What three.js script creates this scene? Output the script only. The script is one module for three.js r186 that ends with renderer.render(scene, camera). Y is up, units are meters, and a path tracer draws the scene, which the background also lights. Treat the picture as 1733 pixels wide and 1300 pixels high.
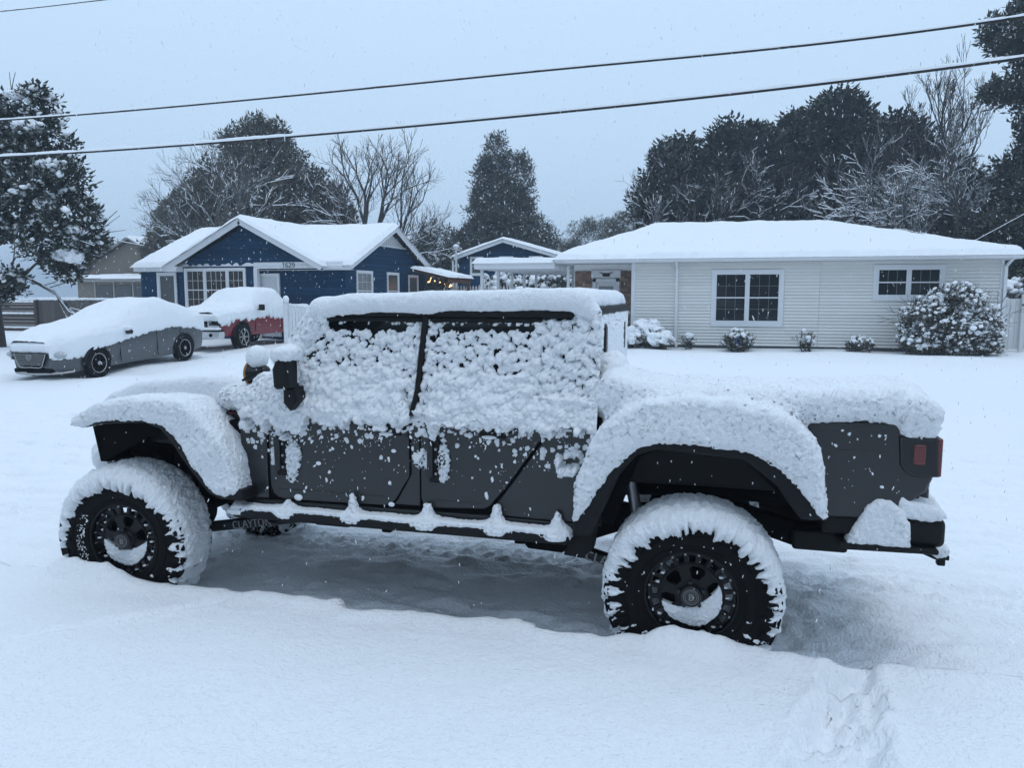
import * as THREE from 'three';
import { mergeGeometries, mergeVertices, toCreasedNormals } from 'three/addons/utils/BufferGeometryUtils.js';
import { RoundedBoxGeometry } from 'three/addons/geometries/RoundedBoxGeometry.js';
import { TextGeometry } from 'three/addons/geometries/TextGeometry.js';
import { FontLoader } from 'three/addons/loaders/FontLoader.js';
import { createNoise2D, createNoise3D } from 'simplex-noise';

// ---------------------------------------------------------------- camera, sky, sun, exposure
// x runs along the street (the parked truck's tail is +x), z towards the near kerb, y up
const scene = new THREE.Scene();
const camera = new THREE.PerspectiveCamera(52.82, 1024 / 769, 0.1, 900);
camera.rotation.order = 'YXZ';
camera.position.set(3.59, 1.981, 4.835);
camera.rotation.set(THREE.MathUtils.degToRad(-6.62), THREE.MathUtils.degToRad(15), 0);
scene.add(camera);

const renderer = new THREE.WebGLRenderer({ antialias: true });
renderer.setSize(1024, 769);
renderer.toneMapping = THREE.LinearToneMapping;
renderer.toneMappingExposure = 1.13;
renderer.shadowMap.enabled = true;

const HAZE = new THREE.Color().setRGB(0.62, 0.72, 0.84);
{
  const w = 64, h = 64, d = new Float32Array(w * h * 4);
  for (let j = 0; j < h; j++) {
    const s = Math.max(0, Math.sin(((j + 0.5) / h - 0.5) * Math.PI));   // overcast: the cloud is brighter overhead than at the horizon
    const k = 0.98 + 0.34 * s;
    for (let i = 0; i < w; i++) d.set([k * (0.48 + 0.03 * s), k * (0.65 + 0.015 * s), k * (0.845 + 0.02 * s), 1], (j * w + i) * 4);
  }
  const t = new THREE.DataTexture(d, w, h, THREE.RGBAFormat, THREE.FloatType);
  t.mapping = THREE.EquirectangularReflectionMapping; t.magFilter = THREE.LinearFilter; t.needsUpdate = true;
  scene.background = t; scene.environment = t;
}
const sun = new THREE.DirectionalLight(0xfff6ec, 0.5);
sun.position.set(8, 46, 2); sun.target.position.set(0, 0, -6);
sun.castShadow = true; sun.shadow.radius = 60; sun.shadow.mapSize.set(2048, 2048);
Object.assign(sun.shadow.camera, { left: -45, right: 45, top: 45, bottom: -45, near: 1, far: 140 });
scene.add(sun, sun.target);

// ---------------------------------------------------------------- helpers
const rng = (a) => () => { a |= 0; a = a + 0x6D2B79F5 | 0; let t = Math.imul(a ^ a >>> 15, 1 | a); t = t + Math.imul(t ^ t >>> 7, 61 | t) ^ t; return ((t ^ t >>> 14) >>> 0) / 4294967296; };
const n3 = createNoise3D(rng(11)), n2 = createNoise2D(rng(12));
const lerp = (a, b, t) => a + (b - a) * t, clamp = (x, a = 0, b = 1) => Math.min(b, Math.max(a, x));
const ss = (a, b, x) => { const t = clamp((x - a) / (b - a)); return t * t * (3 - 2 * t); };
const fbm2 = (x, y, o = 4) => { let s = 0, a = 0.5; for (let i = 0; i < o; i++) { s += a * n2(x, y); x = x * 2.03 + 7.1; y = y * 2.03 + 3.7; a *= 0.5; } return s; };
const fbm3 = (x, y, z, o = 3) => { let s = 0, a = 0.5; for (let i = 0; i < o; i++) { s += a * n3(x, y, z); x = x * 2.03 + 5.1; y = y * 2.03; z = z * 2.03 + 2.7; a *= 0.5; } return s; };
function table(rows) { return (x) => { if (x <= rows[0][0]) return rows[0][1]; for (let i = 1; i < rows.length; i++) if (x <= rows[i][0]) { const [a, b] = rows[i - 1], [c, d] = rows[i]; return lerp(b, d, (x - a) / (c - a)); } return rows.at(-1)[1]; }; }

const used = new Map();
function numbered(name) { const k = used.get(name) ?? 0; used.set(name, k + 1); return k ? `${name}_${String(k).padStart(3, '0')}` : name; }
function shadows(o) { o.castShadow = o.receiveShadow = true; return o; }
function thing(name, label, category, [x, y, z] = [0, 0, 0], turn = 0, group) {
  const o = new THREE.Group(); o.name = numbered(name); o.position.set(x, y, z); o.rotation.y = turn;
  o.userData = { label, category }; if (group) o.userData.group = group; scene.add(o); return o;
}
function part(parent, name, geo, mat, label) {
  const m = shadows(new THREE.Mesh(geo, mat)); m.name = name; parent.add(m); if (label) m.userData.label = label; return m;
}
function sub(parent, name) { const g = new THREE.Group(); g.name = name; parent.add(g); return g; }
function solo(name, geo, mat, label, category, group) { const m = part(scene, numbered(name), geo, mat); m.userData = { label, category }; if (group) m.userData.group = group; return m; }
function struct(name, geo, mat, label) { const m = part(scene, name, geo, mat); m.userData = { kind: 'structure', label }; return m; }

const bx = (x0, x1, y0, y1, z0, z1, r = 0) => {
  const w = x1 - x0, h = y1 - y0, d = z1 - z0;
  const g = r ? new RoundedBoxGeometry(w, h, d, 2, Math.min(r, w * 0.49, h * 0.49, d * 0.49)) : new THREE.BoxGeometry(w, h, d);
  return g.translate((x0 + x1) / 2, (y0 + y1) / 2, (z0 + z1) / 2);
};
const shape = (pts, holes = []) => { const s = new THREE.Shape(pts.map((p) => new THREE.Vector2(...p))); for (const h of holes) s.holes.push(new THREE.Path(h.map((p) => new THREE.Vector2(...p)))); return s; };
// a profile in x, y pushed through z0..z1 with bevelled rims
function ext(pts, z0, z1, bevel = 0.006, holes = [], seg = 2) {
  const b = Math.min(bevel, (z1 - z0) * 0.45);
  return new THREE.ExtrudeGeometry(shape(pts, holes), { depth: z1 - z0 - 2 * b, bevelEnabled: b > 0, bevelSize: b, bevelThickness: b, bevelOffset: -b, bevelSegments: seg, curveSegments: 8 }).translate(0, 0, z0 + b);
}
const cyl = (r, len, seg = 20, r2 = r) => new THREE.CylinderGeometry(r2, r, len, seg);
function rod(a, b, r, seg = 8, r2 = r) {   // a tapered bar from a to b
  const A = new THREE.Vector3(...a), B = new THREE.Vector3(...b), d = B.clone().sub(A), L = d.length();
  const g = new THREE.CylinderGeometry(r2, r, L, seg, 1).translate(0, L / 2, 0);
  return g.applyQuaternion(new THREE.Quaternion().setFromUnitVectors(new THREE.Vector3(0, 1, 0), d.normalize())).translate(...a);
}
const tubeG = (pts, r, seg = 24, rs = 8) => new THREE.TubeGeometry(new THREE.CatmullRomCurve3(pts.map((p) => new THREE.Vector3(...p))), seg, r, rs);
const merge = (list) => mergeGeometries(list.map((g) => { g = g.index ? g.toNonIndexed() : g; for (const k of Object.keys(g.attributes)) if (!['position', 'normal', 'uv'].includes(k)) g.deleteAttribute(k); if (!g.attributes.uv) g.setAttribute('uv', new THREE.BufferAttribute(new Float32Array(g.attributes.position.count * 2), 2)); return g; }));
const flip = (g) => { const c = g.clone(); c.scale(1, 1, -1); const p = c.index ? c.index.array : null; if (p) for (let i = 0; i < p.length; i += 3) { const t = p[i]; p[i] = p[i + 1]; p[i + 1] = t; } else for (const k of Object.keys(c.attributes)) { const a = c.attributes[k], n = a.itemSize; for (let i = 0; i < a.count; i += 3) for (let j = 0; j < n; j++) { const t = a.array[i * n + j]; a.array[i * n + j] = a.array[(i + 1) * n + j]; a.array[(i + 1) * n + j] = t; } } const nn = c.attributes.normal; if (nn) c.computeVertexNormals(); return c; };
function metreUV(g, k = 1) {   // texture coordinates in metres, slanted so that no side of a lump is stretched
  const p = g.attributes.position, uv = new Float32Array(p.count * 2);
  for (let i = 0; i < p.count; i++) { uv[2 * i] = (p.getX(i) + 0.47 * p.getZ(i)) * k; uv[2 * i + 1] = (p.getY(i) + 0.83 * p.getZ(i)) * k; }
  g.setAttribute('uv', new THREE.BufferAttribute(uv, 2)); return g;
}
function gridGeo(nu, nv, f, keep) {   // (nu+1) x (nv+1) points from f(i, j) -> [x, y, z]; keep(i, j, index) drops quads
  const pos = new Float32Array((nu + 1) * (nv + 1) * 3), idx = [];
  for (let j = 0; j <= nv; j++) for (let i = 0; i <= nu; i++) pos.set(f(i, j), (j * (nu + 1) + i) * 3);
  for (let j = 0; j < nv; j++) for (let i = 0; i < nu; i++) {
    if (keep && !keep(i, j)) continue;
    const a = j * (nu + 1) + i, b = a + 1, c = a + nu + 1, d = c + 1; idx.push(a, b, d, a, d, c);
  }
  const g = new THREE.BufferGeometry(); g.setAttribute('position', new THREE.BufferAttribute(pos, 3)); g.setIndex(idx); g.computeVertexNormals(); return g;
}
// meshes the zero set of a distance field (surface nets)
function nets(sdf, [x0, y0, z0], [x1, y1, z1], h) {
  const nx = Math.ceil((x1 - x0) / h) + 1, ny = Math.ceil((y1 - y0) / h) + 1, nz = Math.ceil((z1 - z0) / h) + 1;
  const v = new Float32Array(nx * ny * nz), id = new Int32Array(nx * ny * nz).fill(-1), at = (i, j, k) => (k * ny + j) * nx + i;
  for (let k = 0; k < nz; k++) for (let j = 0; j < ny; j++) for (let i = 0; i < nx; i++) v[at(i, j, k)] = sdf(x0 + i * h, y0 + j * h, z0 + k * h);
  const pos = [], idx = [], C = [0, 1, 2, 3, 4, 5, 6, 7].map((c) => [c & 1, (c >> 1) & 1, c >> 2]);
  const E = [[0, 1], [2, 3], [4, 5], [6, 7], [0, 2], [1, 3], [4, 6], [5, 7], [0, 4], [1, 5], [2, 6], [3, 7]], val = new Float32Array(8);
  for (let k = 0; k < nz - 1; k++) for (let j = 0; j < ny - 1; j++) for (let i = 0; i < nx - 1; i++) {
    let m = 0; for (let c = 0; c < 8; c++) { val[c] = v[at(i + C[c][0], j + C[c][1], k + C[c][2])]; if (val[c] < 0) m |= 1 << c; }
    if (m === 0 || m === 255) continue;
    let px = 0, py = 0, pz = 0, n = 0;
    for (const [a, b] of E) { if ((val[a] < 0) === (val[b] < 0)) continue; const t = val[a] / (val[a] - val[b]); px += lerp(C[a][0], C[b][0], t); py += lerp(C[a][1], C[b][1], t); pz += lerp(C[a][2], C[b][2], t); n++; }
    id[at(i, j, k)] = pos.length / 3; pos.push(x0 + (i + px / n) * h, y0 + (j + py / n) * h, z0 + (k + pz / n) * h);
  }
  const quad = (a, b, c, d, f) => { if (a < 0 || b < 0 || c < 0 || d < 0) return; f ? idx.push(a, c, b, a, d, c) : idx.push(a, b, c, a, c, d); };
  for (let k = 1; k < nz - 1; k++) for (let j = 1; j < ny - 1; j++) for (let i = 1; i < nx - 1; i++) {
    const s = v[at(i, j, k)] < 0;
    if (s !== v[at(i + 1, j, k)] < 0) quad(id[at(i, j - 1, k - 1)], id[at(i, j, k - 1)], id[at(i, j, k)], id[at(i, j - 1, k)], !s);
    if (s !== v[at(i, j + 1, k)] < 0) quad(id[at(i - 1, j, k - 1)], id[at(i - 1, j, k)], id[at(i, j, k)], id[at(i, j, k - 1)], !s);
    if (s !== v[at(i, j, k + 1)] < 0) quad(id[at(i - 1, j - 1, k)], id[at(i, j - 1, k)], id[at(i, j, k)], id[at(i - 1, j, k)], !s);
  }
  const g = new THREE.BufferGeometry(); g.setAttribute('position', new THREE.Float32BufferAttribute(pos, 3)); g.setIndex(idx); g.computeVertexNormals();
  return metreUV(g);
}
// distance fields
function poly2(pts) {
  return (x, y) => {
    let d = 1e9, s = 1;
    for (let i = 0, j = pts.length - 1; i < pts.length; j = i++) {
      const ex = pts[j][0] - pts[i][0], ey = pts[j][1] - pts[i][1], wx = x - pts[i][0], wy = y - pts[i][1];
      const t = clamp((wx * ex + wy * ey) / (ex * ex + ey * ey)), bx_ = wx - ex * t, by = wy - ey * t; d = Math.min(d, bx_ * bx_ + by * by);
      const c1 = y >= pts[i][1], c2 = y < pts[j][1], c3 = ex * wy > ey * wx; if ((c1 && c2 && c3) || (!c1 && !c2 && !c3)) s = -s;
    }
    return s * Math.sqrt(d);
  };
}
function slab(pts, z0, z1, r) { const p = poly2(pts); return (x, y, z) => { const a = p(x, y) + r, b = Math.max(z0 - z, z - z1) + r; return Math.min(Math.max(a, b), 0) + Math.hypot(Math.max(a, 0), Math.max(b, 0)) - r; }; }
const rbox = (c, h, r) => (x, y, z) => { const a = Math.abs(x - c[0]) - h[0] + r, b = Math.abs(y - c[1]) - h[1] + r, d = Math.abs(z - c[2]) - h[2] + r; return Math.hypot(Math.max(a, 0), Math.max(b, 0), Math.max(d, 0)) + Math.min(0, Math.max(a, b, d)) - r; };
const ball = (c, s) => (x, y, z) => { const q = Math.hypot((x - c[0]) / s[0], (y - c[1]) / s[1], (z - c[2]) / s[2]); return (q - 1) * Math.min(...s); };
function cap(a, b, ra, rb = ra) { const ex = b[0] - a[0], ey = b[1] - a[1], ez = b[2] - a[2], L = ex * ex + ey * ey + ez * ez; return (x, y, z) => { const t = clamp(((x - a[0]) * ex + (y - a[1]) * ey + (z - a[2]) * ez) / L); return Math.hypot(x - a[0] - ex * t, y - a[1] - ey * t, z - a[2] - ez * t) - lerp(ra, rb, t); }; }
const smin = (a, b, k) => { const h = Math.max(k - Math.abs(a - b), 0) / k; return Math.min(a, b) - h * h * k * 0.25; };
const join = (k, ...f) => (x, y, z) => { let d = f[0](x, y, z); for (let i = 1; i < f.length; i++) d = smin(d, f[i](x, y, z), k); return d; };
// snow lumps: soft swells, clots of a few centimetres and a crumbly grain
const crumble = (f, swell = 0.012, clot = 0.008, grain = 0.003) => (x, y, z) => { const d = f(x, y, z); if (d > 0.06 || d < -0.06) return d; const k = 0.45 + 0.55 * clamp(1.35 - (f(x, y + 0.02, z) - d) * 62.5); const c = k * (0.5 - Math.abs(n3(x * 27, y * 27, z * 27))), e = k * (0.5 - Math.abs(n3(x * 58 + 9, y * 58, z * 58))); return d - swell * fbm3(x * 3.2, y * 3.2, z * 3.2, 2) - clot * c * 1.6 - clot * 0.7 * e - grain * k * n3(x * 95, y * 95, z * 95); };

// ---------------------------------------------------------------- textures and materials
function tex(size, f, srgb) {
  const d = new Uint8Array(size * size * 4);
  for (let y = 0; y < size; y++) for (let x = 0; x < size; x++) { const c = f(x / size, y / size); d.set(typeof c === 'number' ? [c * 255, c * 255, c * 255, 255] : [c[0] * 255, c[1] * 255, c[2] * 255, 255], (y * size + x) * 4); }
  const t = new THREE.DataTexture(d, size, size); t.wrapS = t.wrapT = THREE.RepeatWrapping; t.magFilter = THREE.LinearFilter; t.minFilter = THREE.LinearMipmapLinearFilter; if (srgb) t.colorSpace = THREE.SRGBColorSpace; t.needsUpdate = true; return t;
}
// noise that wraps: value noise on a lattice of k x k cells, smoothed
const lattice = {}; const wrap = (u, v, k, s = 0) => {
  k = Math.round(k * 6.3); const L = lattice[k + '_' + s] ??= (() => { const r = rng(k * 31 + s * 7 + 1); return Float32Array.from({ length: k * k }, () => r() * 2 - 1); })();
  const x = u * k, y = v * k, i = Math.floor(x), j = Math.floor(y), f = x - i, g = y - j, a = f * f * (3 - 2 * f), b = g * g * (3 - 2 * g), at = (p, q) => L[(q % k) * k + p % k];
  return lerp(lerp(at(i, j), at(i + 1, j), a), lerp(at(i, j + 1), at(i + 1, j + 1), a), b);
};
const grainTex = tex(512, (u, v) => clamp(0.5 + 0.13 * wrap(u, v, 4) + 0.19 * wrap(u, v, 9, 4) + 0.19 * wrap(u, v, 19, 9) + 0.12 * wrap(u, v, 38, 5)));
const speckTex = tex(256, (u, v) => clamp(0.5 + 0.5 * wrap(u, v, 18, 2)));
const rep = (t, x, y = x) => { const c = t.clone(); c.repeat.set(x, y); c.needsUpdate = true; return c; };
const lin = (r, g, b) => new THREE.Color().setRGB(r, g, b);
const M = (r, g, b, rough = 0.6, more = {}) => new THREE.MeshStandardMaterial({ color: lin(r, g, b), roughness: rough, ...more });
const PM = (r, g, b, rough, more = {}) => new THREE.MeshPhysicalMaterial({ color: lin(r, g, b), roughness: rough, ...more });
const snow = M(0.86, 0.885, 0.91, 0.85, { bumpMap: rep(grainTex, 1.8), bumpScale: 0.008 });
const snowGround = M(0.86, 0.885, 0.91, 0.85, { bumpMap: rep(grainTex, 0.9), bumpScale: 0.0105 });
const snowPlain = M(0.86, 0.885, 0.91, 0.85);
const snowTwoSide = M(0.84, 0.87, 0.9, 0.9, { side: THREE.DoubleSide });
const truckPaint = PM(0.017, 0.019, 0.021, 0.42, { metalness: 0.15, clearcoat: 0.35, clearcoatRoughness: 0.2 });
const blackPlastic = PM(0.007, 0.0075, 0.008, 0.55, { specularIntensity: 0.5, bumpMap: rep(speckTex, 30), bumpScale: 0.0006 });
const blackGloss = PM(0.008, 0.008, 0.01, 0.28);
const underBlack = PM(0.005, 0.005, 0.0055, 0.9, { specularIntensity: 0.2 });
const rubber = PM(0.006, 0.006, 0.0065, 0.75, { specularIntensity: 0.3, bumpMap: rep(speckTex, 14), bumpScale: 0.0008 });
const darkGlass = PM(0.006, 0.008, 0.009, 0.06, { specularIntensity: 1 });
const steel = M(0.35, 0.36, 0.37, 0.38, { metalness: 0.9 });
const rustBrown = M(0.10, 0.055, 0.03, 0.8);
const redLens = PM(0.11, 0.004, 0.006, 0.25, { clearcoat: 0.6 });
const letterWhite = M(0.3, 0.3, 0.3, 0.7);
const font = await new FontLoader().loadAsync('fonts/droid/droid_sans_regular.typeface.json');
const fontBold = await new FontLoader().loadAsync('fonts/droid/droid_sans_bold.typeface.json');
const fontSerif = await new FontLoader().loadAsync('fonts/droid/droid_serif_bold.typeface.json');
const textG = (s, size, depth, f = font) => { const g = new TextGeometry(s, { font: f, size, depth, curveSegments: 3 }); g.computeBoundingBox(); return g; };

// ---------------------------------------------------------------- ground: one sheet of snow over street, bank and yards
const bankEdge = (x) => 0.935 + 0.03 * n2(x * 1.7, 4.2) + 0.018 * n2(x * 6.1, 9) - 0.07 * Math.exp(-(((x - 1.52) / 0.05) ** 2)) + 0.05 * Math.exp(-(((x - 1.68) / 0.1) ** 2)) + 0.07 * ss(2.66, 2.74, x) * (1 - ss(3.05, 3.2, x)) - 0.3 * ss(3.98, 4.1, x) * 0;
const prints = []; { const r = rng(77); for (let i = 0; i < 38; i++) { const t = r(); prints.push([lerp(4.27, 4.02, t) + (r() - 0.5) * (0.16 + 0.22 * t), lerp(1.02, 1.98, t), 0.035 + 0.05 * r(), (r() < 0.6 ? -1 : 0.7) * (0.025 + 0.035 * r()), r() * 3]); } }
const hollows = []; { const r = rng(313), rows = [-1.0, -1.65, -2.6, -3.05, -3.9, -4.3, -5.3]; for (let i = 0; i < 90; i++) hollows.push([lerp(-6.5, 8, r()), rows[Math.floor(r() * 7)] + (r() - 0.5) * 0.3, 0.06 + 0.2 * r() * r(), 0.03 + 0.03 * r(), 0.02 + 0.045 * r()]); }
function groundY(x, z) {
  // street level, rising over the far kerb to the yards
  let y = 0.035 + 0.02 * n2(x * 0.5, z * 0.7);
  const far = ss(-6.0, -8.6, z), back = ss(-8.6, -19, z);
  const drive = Math.exp(-(((x + 10.6) / 2.6) ** 4));
  y += far * 0.15 + ss(-8.4, -12.5, z) * 0.15 + back * 0.06;
  // covered wheel tracks and low drifts along the road
  const road = ss(-6.8, -5.8, z) * (1 - ss(0.4, 0.9, z));
  for (const [zc, w, a] of [[-0.75, 0.22, -0.03], [-1.15, 0.1, 0.03], [-1.65, 0.2, -0.035], [-2.55, 0.16, 0.03], [-3.05, 0.24, -0.03], [-3.9, 0.13, 0.028], [-4.3, 0.25, -0.03], [-5.25, 0.16, 0.03]]) {
    const q = (z - zc - 0.12 * n2(x * 0.35, zc * 3)) / w; y += road * a * Math.exp(-q * q) * (0.7 + 0.6 * n2(x * 0.8, zc));
  }
  y += road * (0.022 * n2(x * 0.9, z * 3.1) + 0.012 * n2(x * 2.2 + 5, z * 6.0)) + road * 0.012 * Math.max(0, n2(x * 5.2, z * 8.0));
  // crusty hollows along the old tracks
  if (road > 0.01 && z < -0.6) for (const [px, pz, l, w, a] of hollows) { const dx = (x - px) / l, dz = (z - pz) / w; if (Math.abs(dx) < 2 && Math.abs(dz) < 3) y += road * a * Math.exp(-(dx ** 4)) * (-Math.exp(-dz * dz) + 0.55 * Math.exp(-((dz - 1.5) ** 2)) ); }
  // lumps left under the truck
  const under = ss(-0.9, -0.5, z) * (1 - ss(0.55, 0.85, z)) * ss(0.2, 0.7, x) * (1 - ss(4.2, 4.8, x));
  y += under * (0.035 * Math.max(0, n2(x * 1.9 + 3, z * 4.6 + 1)) + 0.012 * n2(x * 5, z * 9));
  y += ss(-0.95, -0.75, z) * (1 - ss(-0.5, -0.3, z)) * 0.02 * n2(x * 11, z * 14);
  // yard swells
  y += far * (0.045 * n2(x * 0.16 + 3, z * 0.35) + 0.018 * n2(x * 0.5, z * 1.1));
  y += far * drive * 0.05 * n2(x * 1.2, z * 0.4);
  // near bank of deep snow over the kerb
  const e = bankEdge(x), b = ss(e - 0.03, e + 0.018, z);
  const plateau = 0.215 + 0.02 * ss(1, 3, z) + 0.018 * n2(x * 0.8 + 2, z * 0.8) + 0.005 * n2(x * 2.6, z * 2.6) + 0.022 * Math.exp(-(((z - e - 0.07) / 0.07) ** 2)) + 0.0025 * n2(x * 7, z * 7);
  y = lerp(y, plateau, b);
  // snow packed against the wheels
  y += 0.10 * Math.exp(-(((x + 0.18) / 0.3) ** 4)) * Math.exp(-(((z - 1.02) / 0.08) ** 2)) * (1 + 0.2 * n2(x * 9, 3));
  y += 0.055 * Math.exp(-(((x - 3.49) / 0.2) ** 6)) * Math.exp(-(((z - 1.0) / 0.07) ** 2)) * (1 + 0.25 * n2(x * 9, 8));
  // shallow drag line across the bank at the left
  { const zc = 1.87 - 1.02 * (x - 0.08), q = (z - zc) * 0.7; const on = ss(-0.2, 0.1, x) * (1 - ss(0.75, 0.95, x)); y += on * (-0.02 * Math.exp(-((q / 0.04) ** 2)) + 0.012 * Math.exp(-(((q - 0.06) / 0.025) ** 2)) + 0.008 * Math.exp(-(((q + 0.06) / 0.025) ** 2)) * (0.5 + n2(x * 18, 1))); }
  // trampled path at the right
  if (x > 3.4 && x < 5 && z > 0.7 && z < 2.6) {
    const t = clamp((z - 0.95) / 1.0), xc = lerp(4.26, 4.05, t), w = lerp(0.1, 0.2, t);
    const m = 1 - ss(w * 0.75, w * 1.1, Math.abs(x - xc + 0.04 * n2(z * 5, 2)));
    y -= m * ss(0.85, 0.98, z) * (0.055 + 0.035 * n2(x * 5, z * 5));
    y += 0.016 * Math.exp(-(((Math.abs(x - xc) - w * 1.15) / 0.03) ** 2)) * ss(0.95, 1.1, z);
    for (const [px, pz, pr, a, k] of prints) { const dx = x - px, dz = z - pz, d = Math.hypot(dx * 1.2 + 0.3 * dz * Math.sin(k), dz) / pr; if (d < 1.6) y += a * (1 - ss(0.55, 1.15, d + 0.18 * n2(x * 20, z * 20))); }
    y += m * 0.006 * n2(x * 34, z * 34);
  }
  return y;
}
{
  const axis = (a, b, h, lo, hi, k) => { const mid = []; for (let v = a; v <= b; v += h) mid.push(v); let s = h, v = a; const left = []; while (v > lo) { s *= k; v -= s; left.unshift(v); } s = h; v = mid.at(-1); const right = []; while (v < hi) { s *= k; v += s; right.push(v); } return [...left, ...mid, ...right]; };
  const X = axis(-6.5, 7.5, 0.028, -420, 420, 1.06), Z = axis(-6, 2.9, 0.028, -430, 60, 1.05).reverse();
  const g = gridGeo(X.length - 1, Z.length - 1, (i, j) => [X[i], groundY(X[i], Z[j]), Z[j]]);
  const p = g.attributes.position, uv = new Float32Array(p.count * 2);
  for (let i = 0; i < p.count; i++) { uv[2 * i] = p.getX(i); uv[2 * i + 1] = p.getZ(i); }
  g.setAttribute('uv', new THREE.BufferAttribute(uv, 2));
  struct('ground', g, snowGround, 'snow covered street, near bank and front yards');
}

// ---------------------------------------------------------------- the snowed-in pickup truck (front axle at x = 0, near side at +z)
const T = thing('pickup_truck', 'dark grey lifted crew cab pickup truck plastered with snow, parked in the foreground', 'pickup truck');
const beltY = 1.335, sideZ = (y) => y < beltY ? 0.80 : lerp(0.795, 0.715, (y - beltY) / 0.53);
const both = (name, g, m, label) => { part(T, name, g, m, label); part(T, name, flip(g), m, label); };
{ // cab tub and outer skins; the seams between the skins are open gaps
  part(T, 'cab_body', ext([[0.8, 0.72], [2.955, 0.72], [2.955, 1.33], [0.95, 1.33], [0.8, 1.26]], -0.775, 0.775, 0.01), underBlack);
  both('cowl_panel', ext([[0.805, 0.752], [0.985, 0.752], [0.985, 1.33], [0.93, 1.33], [0.805, 1.265]], 0.772, 0.797, 0.007), truckPaint);
  const fd = ext([[1.0, 0.93], [1.0, 0.84], [1.018, 0.79], [1.05, 0.765], [1.09, 0.757], [1.4, 0.758], [1.745, 0.764], [1.785, 0.776], [1.812, 0.8], [1.9, 0.94], [1.903, 0.97], [1.903, 1.332], [1.0, 1.332]], 0.772, 0.801, 0.008);
  const rd = ext([[1.972, 0.92], [1.972, 0.82], [1.986, 0.788], [2.01, 0.775], [2.05, 0.771], [2.35, 0.786], [2.385, 0.808], [2.48, 0.925], [2.69, 1.225], [2.7, 1.26], [2.7, 1.332], [1.972, 1.332]], 0.772, 0.801, 0.008);
  for (const s of [1, -1]) for (const [g, hx, hy] of [[fd, 1.785, 1.235], [rd, 2.40, 1.245]]) {
    const d = part(T, 'door', s > 0 ? g : flip(g), truckPaint);
    const zz = (a) => s > 0 ? a : flip(a);
    part(d, 'door_handle', zz(bx(hx - 0.115, hx + 0.115, hy - 0.018, hy + 0.022, 0.815, 0.842, 0.012)), blackPlastic);
    part(d, 'handle_cup', zz(bx(hx - 0.075, hx + 0.075, hy - 0.055, hy - 0.01, 0.800, 0.806, 0.006)), blackPlastic);
    if (hx < 2) part(d, 'lock', zz(cyl(0.012, 0.012, 14).rotateX(Math.PI / 2).translate(hx + 0.105, hy - 0.055, 0.805)), blackGloss);
    // press line in the lower door
    if (s > 0) part(d, 'cup_snow', new THREE.SphereGeometry(1, 14, 8).scale(0.045, 0.011, 0.01).translate(hx - 0.02, hy - 0.048, 0.808), snowPlain);
    part(d, 'press_line', zz(bx(hx < 2 ? 1.06 : 2.05, hx < 2 ? 1.74 : 2.34, 0.815, 0.822, 0.8, 0.805, 0.003)), truckPaint);
  }
  both('door_post', ext([[1.912, 0.955], [1.823, 0.80], [1.8, 0.775], [1.963, 0.775], [1.963, 1.332], [1.912, 1.332]], 0.772, 0.795, 0.005), truckPaint);
  both('rear_quarter', ext([[2.709, 1.332], [2.709, 1.225], [2.49, 0.918], [2.4, 0.798], [2.39, 0.755], [2.9, 0.745], [2.953, 0.9], [2.953, 1.332]], 0.772, 0.797, 0.007), truckPaint);
  both('sill_panel', ext([[0.805, 0.69], [2.885, 0.69], [2.893, 0.738], [2.38, 0.748], [1.0, 0.744], [0.805, 0.744]], 0.76, 0.79, 0.008), truckPaint);
  // lower hinges with their bolts
  for (const [x, y] of [[1.092, 1.03], [2.058, 1.047]]) for (const s of [1, -1]) {
    const h = part(T, 'hinge', s > 0 ? bx(x - 0.033, x + 0.033, y - 0.125, y + 0.12, 0.798, 0.822, 0.01) : bx(x - 0.033, x + 0.033, y - 0.125, y + 0.12, -0.826, -0.798, 0.01), blackPlastic);
    part(h, 'hinge_barrel', cyl(0.02, 0.2, 14).translate(x - 0.018, y + 0.01, s * 0.826), blackGloss);
    for (const d of [-0.07, 0, 0.07]) part(h, 'bolt', cyl(0.008, 0.01, 8).rotateX(Math.PI / 2).translate(x + 0.015, y + d, s * 0.825), steel);
  }
  // greenhouse
  const c8 = [[0.95, 1.33, 0.775], [2.952, 1.33, 0.775], [2.952, 1.33, -0.775], [0.95, 1.33, -0.775], [1.31, 1.865, 0.705], [2.945, 1.865, 0.705], [2.945, 1.865, -0.705], [1.31, 1.865, -0.705]];
  const hull = new THREE.BufferGeometry(); hull.setAttribute('position', new THREE.Float32BufferAttribute(c8.flat(), 3));
  hull.setIndex([0, 1, 5, 0, 5, 4, 1, 2, 6, 1, 6, 5, 2, 3, 7, 2, 7, 6, 3, 0, 4, 3, 4, 7, 4, 5, 6, 4, 6, 7]);
  const hn = hull.toNonIndexed(); hn.computeVertexNormals();
  part(T, 'hard_top', metreUV(hn), blackPlastic);
  const slant = (pts, out, thick) => { const g = ext(pts, 0, thick, Math.min(0.006, thick * 0.4)); const p = g.attributes.position; for (let i = 0; i < p.count; i++) p.setZ(i, p.getZ(i) + sideZ(p.getY(i)) - 0.012 + out); g.computeVertexNormals(); return g; };
  const w1 = slant([[1.14, 1.36], [1.9, 1.36], [1.935, 1.832], [1.365, 1.832], [1.2, 1.6]], 0, 0.012), w2 = slant([[1.985, 1.36], [2.6, 1.36], [2.63, 1.832], [2.015, 1.832]], 0, 0.012);
  both('side_window', w1, darkGlass); both('side_window', w2, darkGlass);
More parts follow.
